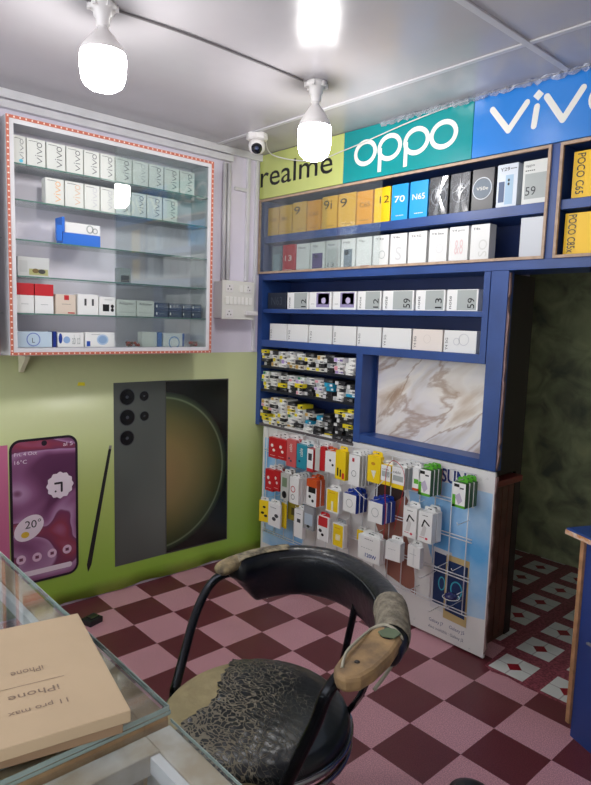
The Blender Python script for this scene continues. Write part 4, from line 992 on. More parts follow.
# its child edges were built in the cabinet's own frame
SHZ.append(z0+.033)
yg = at('x', CX-.004, 115, 250).y
for k, (xx, a) in enumerate(((CX-.008, yg), (CX-.014, yg+.01))):
    tag(MB().box(xx, xx+.004, a, y1-.034, z0+.034, z1-.034).build('sliding_glass', PANE if k else GLASS), ('outer sliding glass pane over the right half of the wall cabinet', 'inner sliding glass pane over the right half of the wall cabinet')[k], 'glass pane', 'sliding panes of the wall cabinet')
tag(MB().prism([(WX+.007, -1.49, 1.345), (.06, -1.49, 1.345), (.06, -1.49, 1.335), (WX+.02, -1.49, 1.262), (WX+.007, -1.49, 1.262)], (0, .02, 0)).build('shelf_bracket', mat('cream_metal', (200, 196, 170), .5)), 'small cream bracket under the left end of the wall cabinet', 'bracket')

def cab_box(px0, px1, sh, h, body, label, grp, prints=(), dep=.05, X=.125, name='phone_box', cat='phone box', dy=0):
    py = (170, 205, 240, 280, 308, 340)[sh]
    a, b = at('x', X, px0, py).y, at('x', X, px1, py).y
    t = thing(name, label, cat, (X-dep/2, (a+b)/2, SHZ[sh]+.0006+dy), grp)
    w = (b-a)*.97
    MB().box(-dep/2, dep/2, -w/2, w/2, 0, h).build('carton', body, t, bevel=.001)
    if prints:
        m = MB()
        for f in prints: f(m, w, h, (dep/2, 0, 0))
        m.build('printed_front', INK, t)
    return t
def X_(f): return f
def xr(u0, u1, v0, v1, m, d=.0006): return lambda mb, w, h, B: shape(mb, rect(-w/2+u0*w, -w/2+u1*w, v0*h, v1*h), B, 'x', m, d)
def xe(u, v, a, b, m, d=.001): return lambda mb, w, h, B: shape(mb, ell(-w/2+u*w, v*h, a*w, b*h), B, 'x', m, d)
def xg(u, v, a, t, m, d=.001): return lambda mb, w, h, B: ring(mb, -w/2+u*w, v*h, a*w, a*w, t*w, B, 'x', m, d)
def xt(s, u0, u1, v0, v1, m=G5, roll=0, bold=0): return lambda mb, w, h, B: text(mb, s, -w/2+u0*w, -w/2+u1*w, v0*h, v1*h, B, 'x', m, roll, bold, .0012)
VG = flat((92, 92, 96))
def xv(m, u=.80): return lambda mb, w, h, B: vivo(mb, -w/2+u*w, .14*h, .70*h, .34*w, B, 'x', m, 1, sw=.105)
def xtiny(u0, u1, v, m=G5): return lambda mb, w, h, B: shape(mb, rect(-w/2+u0*w, -w/2+u1*w, v*h, (v+.015)*h), B, 'x', m, .0008)
PV = mat('pearl_grey_carton', (222, 224, 218), .4)
e1 = [13.5, 27, 46.6, 66.4, 84, 100.4, 115.6, 132.6, 149, 164.4, 180, 195.5]
nm = ['first', 'second', 'third', 'fourth', 'fifth', 'sixth', 'seventh', 'eighth', 'ninth', 'tenth', 'eleventh']
for k in range(11):
    lb = 'white phone box, %s from the left, top shelf of the wall cabinet' % nm[k]
    pr = [xv(VG if k != 7 else GY), xtiny(.1, .6, .9)]
    if k == 0: pr += [xe(.6, .12, .16, .06, flat((90, 200, 230)), .002)]
    cab_box(e1[k], e1[k+1]-.7, 0, .122, PV, lb, 'white boxes on the top shelf of the wall cabinet', pr)
e2 = [45.5, 65, 84.6, 100.6, 115.6, 131.5, 147, 163, 178.5]
cl = [flat((236, 176, 110)), flat((222, 190, 160)), flat((200, 200, 204)), flat((190, 190, 194)), VG, VG, VG, VG]
for k in range(8):
    extra = (' with orange lettering', ' with pale gold lettering', ' with silver lettering', '')[min(k, 3)]
    lb = 'white phone box%s, %s from the left, second cabinet shelf' % (extra, nm[k])
    cab_box(e2[k], e2[k+1]-.7, 1, .120, PV, lb, 'white boxes on the second shelf of the wall cabinet', [xv(cl[k]), xtiny(.1, .6, .9)])
CBX = 'assorted boxes in the wall cabinet'
BLT = mat('bright_blue_card', (30, 110, 214), .4)
# open blue box
a, b = at('x', .12, 62, 240).y, at('x', .12, 99.6, 240).y
t = thing('open_gift_box', 'open bright blue box with white lid on the third cabinet shelf', 'box', (.09, (a+b)/2, SHZ[2]+.0006), CBX); w = b-a
MB().box(-.04, .04, -w/2, w/2, 0, .055).build('tray', BLT, t, bevel=.002)
MB().box(-.038, .036, -w/2+.012, w/2, .0555, .105).build('lid', PAPER, t, bevel=.002)
MB().box(-.04, .045, -w/2-.004, -w/2+.008, .0555, .125).build('side_flap', BLT, t, bevel=.001)
MB().box(.03, .046, -w/2-.03, -w/2-.005, .012, .085).build('front_flap', BLT, t, bevel=.001)
m = MB(); ring(m, w*.22, .082, .018, .02, .006, (.036, 0, 0), 'x', GY); ring(m, w*.36, .076, .014, .014, .005, (.036, 0, 0), 'x', GY); m.build('printed_rings', GY, t)
# fourth shelf
t = cab_box(17.5, 50, 3, .088, mat('clear_pack', (206, 208, 206), .15), 'clear pack of yellowish earphones at the left of the fourth cabinet shelf', CBX, [xr(.35, .95, .08, .4, flat((176, 176, 120))), xe(.55, .3, .1, .12, flat((120, 100, 60)), .002), xe(.75, .28, .12, .12, flat((70, 70, 64)), .002), xr(.05, .3, .2, .8, flat((190, 192, 190)))], name='earphone_pack', cat='packaged accessory')
cab_box(119, 131, 3, .075, mat('smoke_pack', (150, 156, 156), .3), 'small smoky pack behind the glass on the fourth cabinet shelf', CBX, [xr(.15, .85, .05, .5, G5)], name='accessory_pack', cat='packaged accessory')
# fifth shelf
for k, (a, b) in enumerate(((15.5, 34.3), (34.9, 53.8))):
    t = cab_box(a, b, 4, .135, PAPER, ('white box with red top at the left end of the fifth cabinet shelf', 'white box with red top beside the beige box, fifth cabinet shelf')[k], CBX, [xtiny(.3, .7, .3, GY)], dep=.08, name='charger_box', cat='box')
    yw = at('x', .125, b, 308).y-at('x', .125, a, 308).y
    MB().box(-.0412, .0412, -yw*.49, yw*.49, .082, .1365).build('red_sleeve', RED, t, bevel=.001)
BEI = mat('beige_card', (222, 206, 190), .4)
cab_box(55.5, 76, 4, .094, BEI, 'beige box with small red logo on the fifth cabinet shelf', CBX, [xr(.42, .66, .72, .96, RED), xtiny(.3, .75, .5), xr(.6, .95, .04, .1, RED)], name='charger_box', cat='box')
cab_box(77.5, 98.6, 4, .1, PAPER, 'white box picturing two slim earbuds on the fifth cabinet shelf', CBX, [xr(.32, .42, .45, .78, G5), xr(.68, .78, .45, .78, G5)], name='earbud_box', cat='box')
cab_box(99.4, 115.6, 4, .092, PAPER, 'white box picturing black earbuds and case on the fifth cabinet shelf', CBX, [xr(.2, .6, .22, .6, INK), xe(.8, .5, .1, .1, INK), xe(.8, .3, .1, .1, INK), xtiny(.3, .8, .84)], name='earbud_box', cat='box')
for k, (a, b) in enumerate(((116.8, 136), (136.8, 154.4))):
    cab_box(a, b, 4, .083, PV, ('white Adapter box beside the black earbud box', 'white Adapter box beside the dark blue boxes')[k], 'Adapter boxes on the fifth cabinet shelf', [xt('Adapter', .1, .9, .66, .86, G5), xr(.1, .9, .22, .25, GY)], name='adapter_box', cat='box')
DB = mat('ink_blue_card', (46, 56, 82), .35)
ed = [155.2, 169, 182.6, 192, 202]
for c in range(4):
    for r in range(2):
        cab_box(ed[c], ed[c+1]-.6, 4, .038, DB, 'dark blue flat box, %s layer, %s from the left, fifth cabinet shelf' % (('lower', 'upper')[r], nm[c]), 'dark blue boxes on the fifth cabinet shelf', [xr(.1, .9, .15, .8, flat((74, 84, 108))), xe(.1, .5, .05, .2, WI), xtiny(.3, .7, .5, WI)], dy=r*.0388, name='flat_box', cat='box')
# bottom
LBC = mat('ice_blue_card', (196, 214, 228), .4)
cab_box(16.5, 52.5, 5, .073, LBC, 'ice blue box with ring clock print at the cabinet bottom left', CBX, [xg(.46, .5, .2, .03, flat((120, 140, 200))), xt('L', .42, .5, .3, .6, G5)], name='smartwatch_box', cat='box')
cab_box(53.2, 56.6, 5, .075, mat('deep_blue_card', (30, 50, 130), .4), 'deep blue box edge beside the ice blue box, cabinet bottom', CBX, dep=.07, name='slim_box', cat='box')
cab_box(57.4, 84, 5, .07, PAPER, 'white box with blue emblem and small writing, cabinet bottom', CBX, [xe(.1, .6, .07, .35, flat((30, 60, 150))), xe(.34, .5, .13, .24, flat((150, 180, 220))), xt('ab', .55, .68, .2, .85, GY), xt('cd', .74, .86, .2, .85, GY)], name='smartwatch_box', cat='box')
cab_box(85, 115, 5, .073, PAPER, 'white box picturing a pale blue watch, cabinet bottom', CBX, [xe(.58, .5, .2, .36, flat((176, 200, 226))), xe(.58, .5, .15, .26, flat((140, 170, 206)), .0015), xr(.04, .16, .05, .4, flat((40, 80, 170))), xtiny(.2, .5, .85)], name='smartwatch_box', cat='box')
for (a, b, lb) in ((124.5, 141, 'red and brown beads heap left behind the cabinet glass'), (187, 198, 'red and brown beads heap right behind the cabinet glass')):
    ya, yb = at('x', .11, a, 345).y, at('x', .11, b, 345).y
    m = MB(); random.seed(int(a))
    for k in range(14):
        m.lathe([(0, -.008), (.006, -.006), (.009, 0), (.006, .006), (0, .008)], .11+random.uniform(-.015, .015), random.uniform(ya+.008, yb-.008), SHZ[5]+.0095+(.011 if k % 3 == 0 else 0), (flat((170, 60, 50)), flat((110, 70, 50)))[k % 2], seg=10)
    tag(m.build('bead_heap', None), lb, 'beads', CBX)
cab_box(142, 157, 5, .078, PV, 'white box with two bright spots behind the cabinet glass, bottom', CBX, [xe(.3, .9, .08, .06, WI)], name='accessory_box', cat='box')
cab_box(157.4, 162, 5, .078, mat('mid_blue_card', (86, 120, 180), .4), 'mid blue narrow box behind the cabinet glass, bottom', CBX, name='slim_box', cat='box')
cab_box(163, 185, 5, .072, PAPER, 'white box with blue arch print behind the cabinet glass, bottom', CBX, [xg(.5, .3, .26, .05, flat((120, 160, 210))), xr(.88, .98, 0, 1, flat((60, 90, 160)))], name='smartwatch_box', cat='box')
# neighbour cabinet: two pale boxes only at its visible edge
for k, s in enumerate((0, 3)):
    yy = y0-.1
    t = thing('phone_box', ('pale box at the right end of the top shelf, cut-off left cabinet', 'dark box at the right end of a lower shelf, cut-off left cabinet')[k], 'phone box', (.09, yy, SHZ[0 if k == 0 else 2]+.0006 if k == 0 else SHZ[4]+.0006), 'boxes in the cut-off left cabinet')
    MB().box(-.03, .03, -.04, .04, 0, .11).build('carton', PV if k == 0 else BLACK, t, bevel=.001)

# ================================================================== CHAIR
CHM = mat('black_painted_tube', (30, 32, 38), .22, metal=.6, noise=.3, nscale=14)
def leather(name, amount, base=(22, 27, 31), crack=(136, 129, 112), scale=64):
    m, nt, bs = newmat(name); N, L = nt.nodes, nt.links
    tc = N.new('ShaderNodeTexCoord')
    nz = N.new('ShaderNodeTexNoise'); nz.inputs['Scale'].default_value = 9; nz.inputs['Detail'].default_value = 4; L.new(tc.outputs['Object'], nz.inputs['Vector'])
    mixv = N.new('ShaderNodeMix'); mixv.data_type = 'RGBA'; mixv.inputs[0].default_value = .12
    L.new(tc.outputs['Object'], mixv.inputs[6]); L.new(nz.outputs['Color'], mixv.inputs[7])
    mp = N.new('ShaderNodeMapping'); mp.inputs['Rotation'].default_value = (0, 0, .83); mp.inputs['Scale'].default_value = (.75, 1.5, 1); L.new(mixv.outputs[2], mp.inputs[0])
    vo = N.new('ShaderNodeTexVoronoi'); vo.feature = 'DISTANCE_TO_EDGE'; vo.inputs['Scale'].default_value = scale; L.new(mp.outputs[0], vo.inputs['Vector'])
    # wear mask: strongest towards one side of the seat
    sp = N.new('ShaderNodeSeparateXYZ'); L.new(tc.outputs['Object'], sp.inputs[0])
    d1 = N.new('ShaderNodeMath'); d1.operation = 'MULTIPLY_ADD'; d1.inputs[1].default_value = -.674; d1.inputs[2].default_value = 0; L.new(sp.outputs[0], d1.inputs[0])
    d2 = N.new('ShaderNodeMath'); d2.operation = 'MULTIPLY_ADD'; d2.inputs[1].default_value = -.739; L.new(sp.outputs[1], d2.inputs[0]); L.new(d1.outputs[0], d2.inputs[2])
    wn = N.new('ShaderNodeTexNoise'); wn.inputs['Scale'].default_value = 7; wn.inputs['Detail'].default_value = 4; L.new(tc.outputs['Object'], wn.inputs['Vector'])
    wm = N.new('ShaderNodeMath'); wm.operation = 'MULTIPLY_ADD'; wm.inputs[1].default_value = .16; L.new(wn.outputs['Fac'], wm.inputs[0]); 
    ws = N.new('ShaderNodeMath'); ws.operation = 'MULTIPLY_ADD'; ws.inputs[1].default_value = .42*amount; ws.inputs[2].default_value = -.045+.02*amount; L.new(d2.outputs[0], ws.inputs[0]); L.new(ws.outputs[0], wm.inputs[2])
    lt = N.new('ShaderNodeMath'); lt.operation = 'SUBTRACT'; L.new(wm.outputs[0], lt.inputs[0]); L.new(vo.outputs['Distance'], lt.inputs[1])
    sm = N.new('ShaderNodeMapRange'); sm.inputs['From Min'].default_value = -.015; sm.inputs['From Max'].default_value = .02; L.new(lt.outputs[0], sm.inputs['Value'])
    mc = N.new('ShaderNodeMix'); mc.data_type = 'RGBA'; L.new(sm.outputs[0], mc.inputs[0]); mc.inputs[6].default_value = rgb(*base); mc.inputs[7].default_value = rgb(*crack)
    L.new(mc.outputs[2], bs.inputs['Base Color'])
    rr = N.new('ShaderNodeMapRange'); rr.inputs['To Min'].default_value = .3; rr.inputs['To Max'].default_value = .9; L.new(sm.outputs[0], rr.inputs['Value']); L.new(rr.outputs[0], bs.inputs['Roughness'])
    b = N.new('ShaderNodeBump'); b.invert = True; b.inputs['Strength'].default_value = .7; b.inputs['Distance'].default_value = .004; L.new(sm.outputs[0], b.inputs['Height']); L.new(b.outputs['Normal'], bs.inputs['Normal'])
    return m
LSEAT = leather('cracked_seat_leather', 1); LBACK = mat('black_leatherette', (20, 24, 30), .28, bump=.25, bscale=35, spec=.6)
FOAM = mat('exposed_foam', (176, 162, 122), .9, noise=.18, nscale=9, bump=.5, bscale=28)
GFOAM = mat('grey_foam', (134, 126, 110), .95, noise=.3, nscale=40, bump=.9, bscale=90)
CRK = mat('crumbling_leather', (52, 48, 42), .7, nscale=38, col2=(160, 148, 120), bump=.8, bscale=50)
SX, SY, SZ, SR = 1.868, -1.503, .462, .258
CH = thing('round_chair', 'worn black round-seat chair with torn armrest padding, beside the counter', 'chair', (SX, SY, 0), world=True)
rim = [(SX+(SR+.004)*math.cos(2*PI*k/48), SY+(SR+.004)*math.sin(2*PI*k/48)) for k in range(48)]
sr = MB()
for z, r in ((SZ-.012, .010), (SZ-.045, .009)): sr.tube([(x, y, z) for x, y in rim], r, closed=True, seg=10)
sr.build('seat_ring', CHROME, CH)
st = MB(); st.lathe([(0, -.02), (SR-.01, -.02), (SR-.002, -.005), (SR-.004, .012), (SR-.02, .026), (SR-.06, .036), (SR*.5, .042), (0, .044)], SX, SY, SZ, seg=48)
seat = st.build('seat_cushion', FOAM, CH); tag(seat, 'bare beige foam showing at one side of the seat')
# torn cover over most of the cushion
cv = MB(); n = 56; grid = {}
def bound(v):    # edge of the torn cover, across the seat
    P_ = [(-1.1, -1.2), (-.9, -.35), (-.72, -.62), (-.45, -.78), (-.25, -.60), (-.05, -.46), (.15, -.40), (.3, -.44), (.6, -.38), (1.1, -.3)]
    for (a, b), (c, d) in zip(P_, P_[1:]):
        if a <= v <= c: return b+(d-b)*(v-a)/(c-a)
    return -1
def dome(r):
    P_ = [(0, .044), (.5, .042), (.77, .036), (.92, .026), (.985, .012), (1.0, -.006), (1.06, -.02)]
    for (a, b), (c, d) in zip(P_, P_[1:]):
        if a <= r <= c: return b+(d-b)*(r-a)/(c-a)
    return -.02
random.seed(9); NV_, NU_ = 84, 64; vs = {}
for i in range(NV_+1):
    v = -.992+1.984*i/NV_; v = math.copysign(1-(1-abs(v))**1.25 if abs(v) > .999 else abs(v), v)
    lim = math.sqrt(max(0, 1-v*v)); lo = max(-lim, bound(v)+.018*math.sin(v*40)+.010*math.sin(v*93+1))
    if lo > lim: lo = lim-.02
    for j in range(NU_+1):
        t_ = j/NU_; u = lo+(lim-lo)*t_; r = math.hypot(u, v)
        x = SX+SR*1.006*(u*.674-v*.739); y = SY+SR*1.006*(u*.739+v*.674)
        edge = max(0, 1-abs(u-bound(v))/.10)
        z = SZ+dome(r)+.0035+.007*edge*(.5+.5*math.sin(v*17))+.0011*math.sin(u*37+v*21)*math.sin(v*31-u*9)*(1 if u < .3 else .3)
        vs[(i, j)] = cv.bm.verts.new((x, y, z))
for i in range(NV_):
    for j in range(NU_):
        f = cv.bm.faces.new((vs[(i, j)], vs[(i, j+1)], vs[(i+1, j+1)], vs[(i+1, j)])); f.smooth = True
co = cv.build('torn_seat_cover', LSEAT, CH); sm_ = co.modifiers.new('thickness', 'SOLIDIFY'); sm_.thickness = .003; sm_.offset = 1
tag(co, 'cracked black leatherette cover torn away at one side')
# back roll
ZB = .765
bp = [at('z', ZB, x, y+4) for x, y in ((232, 567), (250, 560), (275, 554.5), (303, 553), (330, 557), (355, 567), (376, 583), (391, 605), (393, 628), (389, 642), (383, 650))]
BPATH = smooth_path(bp, 6); nb = len(BPATH)
prof = [(.042, -.01), (.040, .018), (.022, .036), (-.002, .040), (-.026, .034), (-.040, .014), (-.043, -.02), (-.038, -.07), (-.030, -.115), (-.014, -.13), (.004, -.122), (.016, -.09), (.028, -.045)]
cen = Vector((sum(p.x for p in BPATH)/nb, sum(p.y for p in BPATH)/nb, ZB))
def skirt(k):
    t_ = k/(nb-1); return min(1, max(.0, (t_-.03)/.09))*min(1, max(0, (.80-t_)/.12))
def back_section(k, sc_=1.0, jit=0):
    t = BPATH[min(k+1, nb-1)]-BPATH[max(k-1, 0)]; t.z = 0; t.normalize(); nrm = Vector((t.y, -t.x, 0))
    if nrm.dot(BPATH[k]-cen) < 0: nrm = -nrm
    s = skirt(k); out = []
    e = min(k, nb-1-k); es = (.55, .82, .95)[e] if e < 3 else 1
    for (a, b) in prof:
        if b < -.02: b = -.034+(b+.034)*s
        out.append(BPATH[k]+nrm*a*sc_*es*(1+random.uniform(-jit, jit))+Vector((0, 0, b*sc_*es*(1+random.uniform(-jit, jit)))))
    return out
def sweep(k0, k1, m, name, parent, sc_=1.0, jit=0, label=None, only=None):
    b = MB(); rings = []
    for k in range(k0, k1+1):
        pts = back_section(k, sc_, jit)
        if only: pts = [pts[i] for i in only]
        rings.append([b.bm.verts.new(p) for p in pts])
    S = len(rings[0])
    for A, B_ in zip(rings, rings[1:]):
        for q in range(S if not only else S-1):
            f = b.bm.faces.new((A[q], A[(q+1) % S], B_[(q+1) % S], B_[q])); f.smooth = True
    if not only:
        for R in (rings[0], rings[-1]): b.bm.faces.new(R)
    o = b.build(name, m, parent)
    if only: s_ = o.modifiers.new('thickness', 'SOLIDIFY'); s_.thickness = .004; s_.offset = 0
    s_ = o.modifiers.new('smooth', 'SUBSURF'); s_.levels = 1; s_.render_levels = 1
    if label: o['label'] = label
    return o
sweep(0, nb-1, LBACK, 'backrest', CH)
random.seed(4)
sweep(0, 15, CRK, 'crumbling_cover', CH, 1.06, .05, 'crumbling brown cover on the arm end', only=[0, 1, 2, 3, 4])
sweep(41, 51, GFOAM, 'exposed_back_foam', CH, 1.08, .04, 'exposed grey foam near the torn armrest', only=[11, 12, 0, 1, 2, 3, 4, 5, 6])
# piping thread along the roll
b = MB(); b.tube([p+Vector((0, 0, .0)) for p in [back_section(k)[5] for k in range(12, 44)]], .003, seg=6); b.build('piping', mat('worn_piping', (40, 42, 44), .6), CH)
# arm pads
def pad(pts, w, h, m, name, label):
    P_ = smooth_path(pts, 6); n = len(P_); b = MB(); R = []
    for k, p in enumerate(P_):
        t = k/(n-1); e = math.sqrt(max(.0, 1-(abs(2*t-1))**4))*.85+.15; R.append(e)
    b.tube(P_, R, prof=[(w*math.cos(a), h*math.sin(a)) for a in [2*PI*i/16 for i in range(16)]], up=Vector((0, 0, 1)))
    o = b.build(name, m, CH); s_ = o.modifiers.new('smooth', 'SUBSURF'); s_.levels = 1; s_.render_levels = 1; o['label'] = label; return o
PADM = mat('scuffed_tan_pad', (178, 144, 98), .7, nscale=18, col2=(130, 106, 78), bump=.35, bscale=40)
pm = MB(); pm.prism([at('z', .800, x, y) for x, y in ((334, 665), (341, 655), (356, 641), (370, 629), (381, 625), (399, 628), (402, 638), (392, 653), (376, 668), (361, 677), (346, 679), (336, 674))], (0, 0, -.036))
tag(pm.build('arm_pad', PADM, CH, bevel=.010), 'scuffed tan arm pad with frayed edges')
LP = [at('z', .785, x, y) for x, y in ((220, 571), (226, 567), (234, 563), (246, 559))]
pl_ = pad(LP, .032, .022, mat('curled_tan_pad', (160, 142, 104), .8, nscale=30, col2=(74, 66, 56), bump=.7, bscale=45), 'arm_pad', 'curled crumbling arm pad end')
c = at('z', .803, 390, 633); m = MB(); m.prism([c+Vector((dx, dy, 0)) for dx, dy in ((-.02, -.022), (.0, -.03), (.026, -.014), (.022, .014), (.0, .022), (-.018, .01))], (0, 0, .004)); o = m.build('cloth_scrap', mat('faded_green_cloth', (104, 118, 92), .9), CH, bevel=.001); 
c = at('z', .8025, 357, 661); m = MB(); m.lathe([(0, 0), (.007, .0), (.005, .002), (0, .002)], c.x, c.y, c.z-.002, seg=9); m.build('burn_mark', flat((52, 44, 38)), CH)
def V3(z, x, y): return at('z', z, x, y)
P_ = [V3(.79, 370, 630), V3(.80, 385, 625), V3(.80, 399, 634), V3(.77, 401, 645), V3(.70, 390, 668), V3(.66, 374, 690)]
m = MB(); m.tube(smooth_path(P_, 6), [.004]*7+[.005]*10+[.010]*8+[.004]*6, seg=8) if False else m.tube(smooth_path(P_, 6), .005, seg=8); m.build('hanging_edging', mat('dirty_white_edging', (168, 162, 144), .8), CH)
P_ = [V3(.80, 342, 668), V3(.81, 346, 653), V3(.81, 358, 640), V3(.80, 371, 629)]
m = MB(); m.tube(smooth_path(P_, 6), .0035, seg=8); m.build('edging', MATS['dirty_white_edging'], CH)
# frame
fl = [V3(.745, 262, 566), V3(.742, 240, 571), V3(.73, 222, 575), V3(.69, 208, 588), V3(.62, 195, 616), V3(.54, 184, 655), V3(.46, 174, 692)]
m = MB(); leg0 = fl[-1]; m.tube(smooth_path(fl, 6), .0145, seg=14); m.build('arm_tube', CHM, CH)
d = (leg0-fl[-2]).normalized(); foot = Vector((leg0.x+.03, leg0.y-.05, .012))
m = MB(); m.tube([leg0, foot], .0135, seg=12); lg = m.build('leg', CHM, CH)
m = MB(); m.lathe([(0, -.012), (.018, -.012), (.018, .012), (0, .012)], foot.x, foot.y, .012, seg=14); m.build('foot_cap', BLACK, lg)
fr_ = [V3(.762, 372, 652), V3(.755, 352, 665), V3(.742, 337, 679), V3(.71, 325, 697), V3(.65, 316, 722), V3(.57, 300, 755), V3(.49, 286, 785)]
m = MB(); m.tube(smooth_path(fr_, 6), .0155, seg=14); m.build('arm_tube', CHM, CH)
leg1 = fr_[-1]; foot = Vector((leg1.x+.04, leg1.y-.07, .012))
m = MB(); m.tube([leg1, foot], .0135, seg=12); lg = m.build('leg', CHM, CH)
m = MB(); m.lathe([(0, -.012), (.018, -.012), (.018, .012), (0, .012)], foot.x, foot.y, .012, seg=14); m.build('foot_cap', BLACK, lg)
for a, b_ in ((V3(.70, 357, 598), V3(.50, 345, 652)), (V3(.70, 262, 590), V3(.44, 262, 650))):
    f_ = Vector((b_.x+(b_.x-a.x)*.6, b_.y+(b_.y-a.y)*.6, .012))
    if a.x < 1.7: a = Vector((1.56, -1.06, .70)); b_ = Vector((SX-.18, SY+.13, SZ-.05)); f_ = Vector((1.74, -1.42, .012))
    else:
        f_ = a.lerp(b_, (.70-.012)/.20); f_.z = .012
    m = MB(); m.tube(smooth_path([a, b_, f_] if a.x > 1.7 else [b_, b_.lerp(f_, .5), f_], 4), .0115, seg=12); lg = m.build('leg', CHM, CH)
    m = MB(); m.lathe([(0, -.012), (.016, -.012), (.016, .012), (0, .012)], f_.x, f_.y, .012, seg=14); m.build('foot_cap', BLACK, lg)
P_ = [V3(.73, 371, 668), V3(.66, 367, 680), V3(.58, 361, 694), V3(.50, 355, 703), V3(.455, 347, 712)]
m = MB(); m.tube(smooth_path(P_, 5), .009, seg=10); m.build('arm_brace', CHM, CH)

# ================================================================== FOREGROUND COUNTERS
OLDW = mat('worn_wood', (206, 174, 130), .7, nscale=14, col2=(164, 128, 90), bump=.2)
PAINTW = mat('chipped_white_paint', (206, 204, 200), .6, nscale=12, col2=(168, 152, 128), bump=.3, bscale=25)
GLT = glassmat('counter_glass', (.97, .985, .98), 1.5, .01, haze=.015, hcol=(170, 190, 190))
TOP = .92
def counter(x0, x1, y0, y1, z, label, name, rail, railw, inner):
    t = thing(name, label, 'counter', ((x0+x1)/2, (y0+y1)/2, 0), 'glass-topped counters', world=True)
    tp = MB().box(x0, x1, y0, y1, z-.008, z).build('glass_top', GLT, t)
    MB().box(x0, x1, y1, y1+.0012, z-.0055, z).box(x1, x1+.0012, y0, y1, z-.0055, z).build('green_edge', mat('pale_glass_edge', (150, 166, 160), .12), tp)
    zz = z-.0085; h = .035; w = railw
    for nm_, a in (('rail', (x0+.002, x1-.002, y1-w, y1-.002)), ('rail', (x0+.002, x1-.002, y0+.002, y0+w)), ('rail', (x0+.002, x0+w, y0+w, y1-w)), ('rail', (x1-w, x1-.002, y0+w, y1-w))):
        MB().box(*a, zz-h, zz).build(nm_, rail, t, bevel=.002)
    al = MB()
    al.box(x0+w, x1-w, y1-w-.016, y1-w-.001, zz-.03, zz-.004).box(x1-w-.016, x1-w-.001, y0+w, y1-w-.017, zz-.03, zz-.004)
    al.build('inner_strip', ALU, t)
    for (a, b) in ((x0+.002, y0+.002), (x0+.002, y1-.042), (x1-.042, y0+.002), (x1-.042, y1-.042)): MB().box(a, a+.04, b, b+.04, 0, zz-h).build('corner_post', rail, t)
    MB().box(x0+.045, x1-.045, y0+.045, y1-.045, z-inner-.012, z-inner).build('inner_shelf', mat('blue_grey_laminate', (104, 118, 136), .15), t)
    MB().box(x0+.045, x1-.045, y1-.012, y1-.006, .03, zz-h).box(x1-.012, x1-.006, y0+.045, y1-.045, .03, zz-h).build('front_glass', GLT, t)
    MB().box(x0+.045, x1-.045, y0+.01, y0+.018, .03, zz-h).build('back_panel', mat('grey_laminate', (150, 150, 152), .5), t)
    MB().box(x0+.002, x1-.002, y0+.002, y1-.002, .002, .03).build('plinth', rail, t)
    return t
counter(.35, 2.278, -2.62, -2.022, TOP-.009, 'wood-framed glass counter under the cardboard box', 'glass_counter', OLDW, .045, .22)
counter(2.292, 3.3, -2.50, -2.030, TOP-.012, 'white-framed glass counter nearest the chair', 'glass_counter', PAINTW, .045, .16)
o = tag(MB().box(.36, 2.276, -2.61, -2.024, TOP-.0085, TOP-.0005).build('glass_sheet', GLT, org=(1.3, -2.3, TOP-.008)), 'loose glass sheet lying on top of the wood-framed counter', 'glass sheet')
MB().box(.36, 2.276, -2.024, -2.0225, TOP-.0085, TOP-.0005).box(2.276, 2.2775, -2.61, -2.024, TOP-.0085, TOP-.0005).build('green_edge', MATS['pale_glass_edge'], o, org=(1.3, -2.3, TOP-.008))
# cardboard boxes
CARD = mat('tan_cardboard', (190, 166, 134), .75, noise=.04, nscale=6)
A, Bc, Cc = at('z', .957, 78, 613), at('z', .957, 131, 710), at('z', .957, 5, 633)
ang = math.atan2((Bc-A).y, (Bc-A).x); Lx = (Bc-A).length
for k, (h0, h1, lb, da, dx) in enumerate(((TOP, TOP+.017, 'lower tan cardboard pad under the scribbled one on the counter', -.03, .004), (TOP+.0175, .957, 'tan cardboard box with pencil scribbles on the glass counter', 0, 0))):
    t = thing('cardboard_box', lb, 'box', (A.x, A.y, h0+.0002), 'cardboard boxes on the counter', ang+da)
    bo = MB().box(0+dx, Lx-dx, -.28, 0, 0, h1-h0).build('carton', CARD if k else mat('brown_cardboard', (150, 122, 94), .8), t, bevel=.0015)
    if k:
        m = MB(); PEN = flat((134, 112, 92)); Bp = (0, 0, h1-h0)
        text(m, 'iPhone', Lx*.70, Lx*.84, -.122, -.085, Bp, 'z', PEN, 2.45 if False else 3, 0, .0006)
        text(m, '11 pro max', Lx*.80, Lx*.93, -.125, -.105, Bp, 'z', PEN, 3, 0, .0006) if False else None
        m.bm.clear()
        for s_, u_, wv_ in (('iPhone', .235, .075), ('11 pro max', .275, .085), ('iPhone', .165, .05)):
            text(m, s_, u_, u_+.016, -.15-wv_/2+.03, -.15+wv_/2+.03, Bp, 'z', PEN, 3, 0, .0006)
        stroke(m, [(.215, -.07), (.21, -.26)], .0012, Bp, 'z', PEN, .0005)
        m.build('pencil_writing', PEN, t)

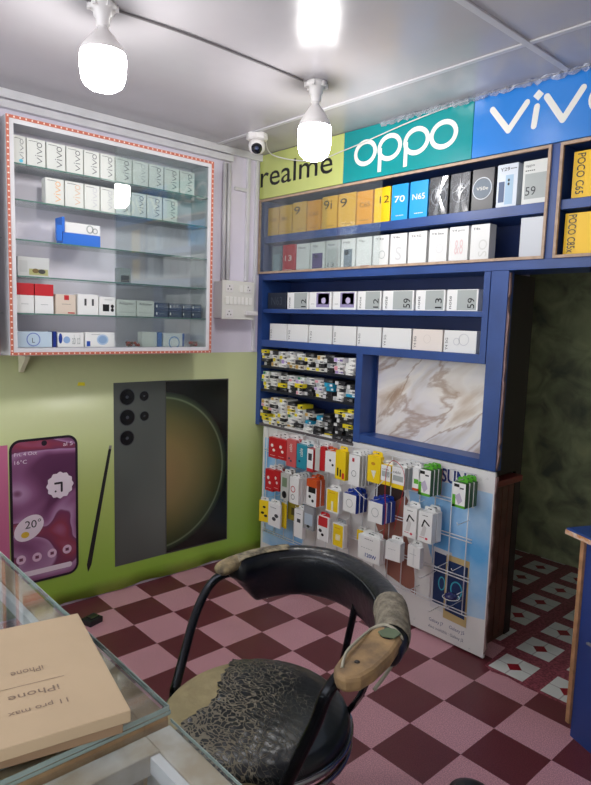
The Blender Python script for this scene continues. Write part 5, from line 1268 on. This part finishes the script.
# ================================================================== BLUE COUNTER AT THE RIGHT
t = thing('blue_counter', 'dark blue counter with bare wood edge at the right by the doorway', 'counter', (2.19, -.21, 0), rz=0)
t.rotation_euler.z = -.42; t.location.x += .012
CBL = mat('navy_panel', (38, 66, 134), .4, noise=.1, nscale=4)
MB().box(.0, 1.0, .0, .42, .0, .775).build('body', CBL, t)
MB().box(-.018, .0, -.012, .0, .05, .775).box(-.018, .0, .0, .42, .05, .775).build('edge_strip', mat('bare_wood_strip', (178, 134, 96), .6, noise=.2, nscale=25), t)
tp = MB().box(-.065, 1.0, -.04, .44, .785, .81).build('top', BLUE, t, bevel=.003)
MB().box(-.066, 1.0, -.0425, -.0405, .786, .803).build('chipped_edge', mat('chipped_orange', (206, 140, 84), .7, nscale=60, col2=(226, 206, 190)), tp)
MB().box(.01, .9, -.05, -.001, .0, .0).bm.free()
MB().box(.05, .12, -.012, -.001, .40, .407).build('handle', mat('dull_metal', (130, 130, 134), .4), t)

# ================================================================== LITTLE THINGS ON THE FLOOR
c = at('z', .015, 92, 620)
t = thing('black_adapter', 'small black plastic adapter on the floor by the green banner', 'adapter', (c.x, c.y, .0004), rz=.3)
MB().box(-.035, .035, -.04, .04, 0, .03).build('body', BLACK, t, bevel=.003)
MB().box(-.02, .02, -.02, .03, .03, .034).build('raised_lid', mat('black_gloss', (40, 40, 44), .2), t, bevel=.001)
c = at('z', .004, 262, 597)
tag(MB().box(-.032, .032, -.006, .006, 0, .008, mx=Matrix.Rotation(.83-.1, 4, 'Z')).build('paper_stub', PAPER), 'small white paper roll on the floor behind the chair', 'litter').location = (c.x, c.y, .0004)
c = at('z', .01, 298, 590)
tag(MB().box(-.07, .07, -.035, .035, 0, .028, mx=Matrix.Rotation(.5, 4, 'Z')).build('black_case', BLACK, bevel=.004), 'flat black case on the floor under the poster board', 'case').location = (c.x, c.y, .0004)
c = at('z', .06, 471, 789)
t = thing('black_floor_pedal', 'dark rounded plastic object on the floor at the bottom edge', 'plastic object', (c.x, c.y, .0004))
MB().lathe([(0, 0), (.075, 0), (.08, .02), (.07, .045), (.04, .06), (0, .064)], seg=24).build('shell', mat('dark_grey_plastic', (48, 50, 54), .4), t)
for o in bpy.data.objects:
    if '_w' in o: del o['_w']
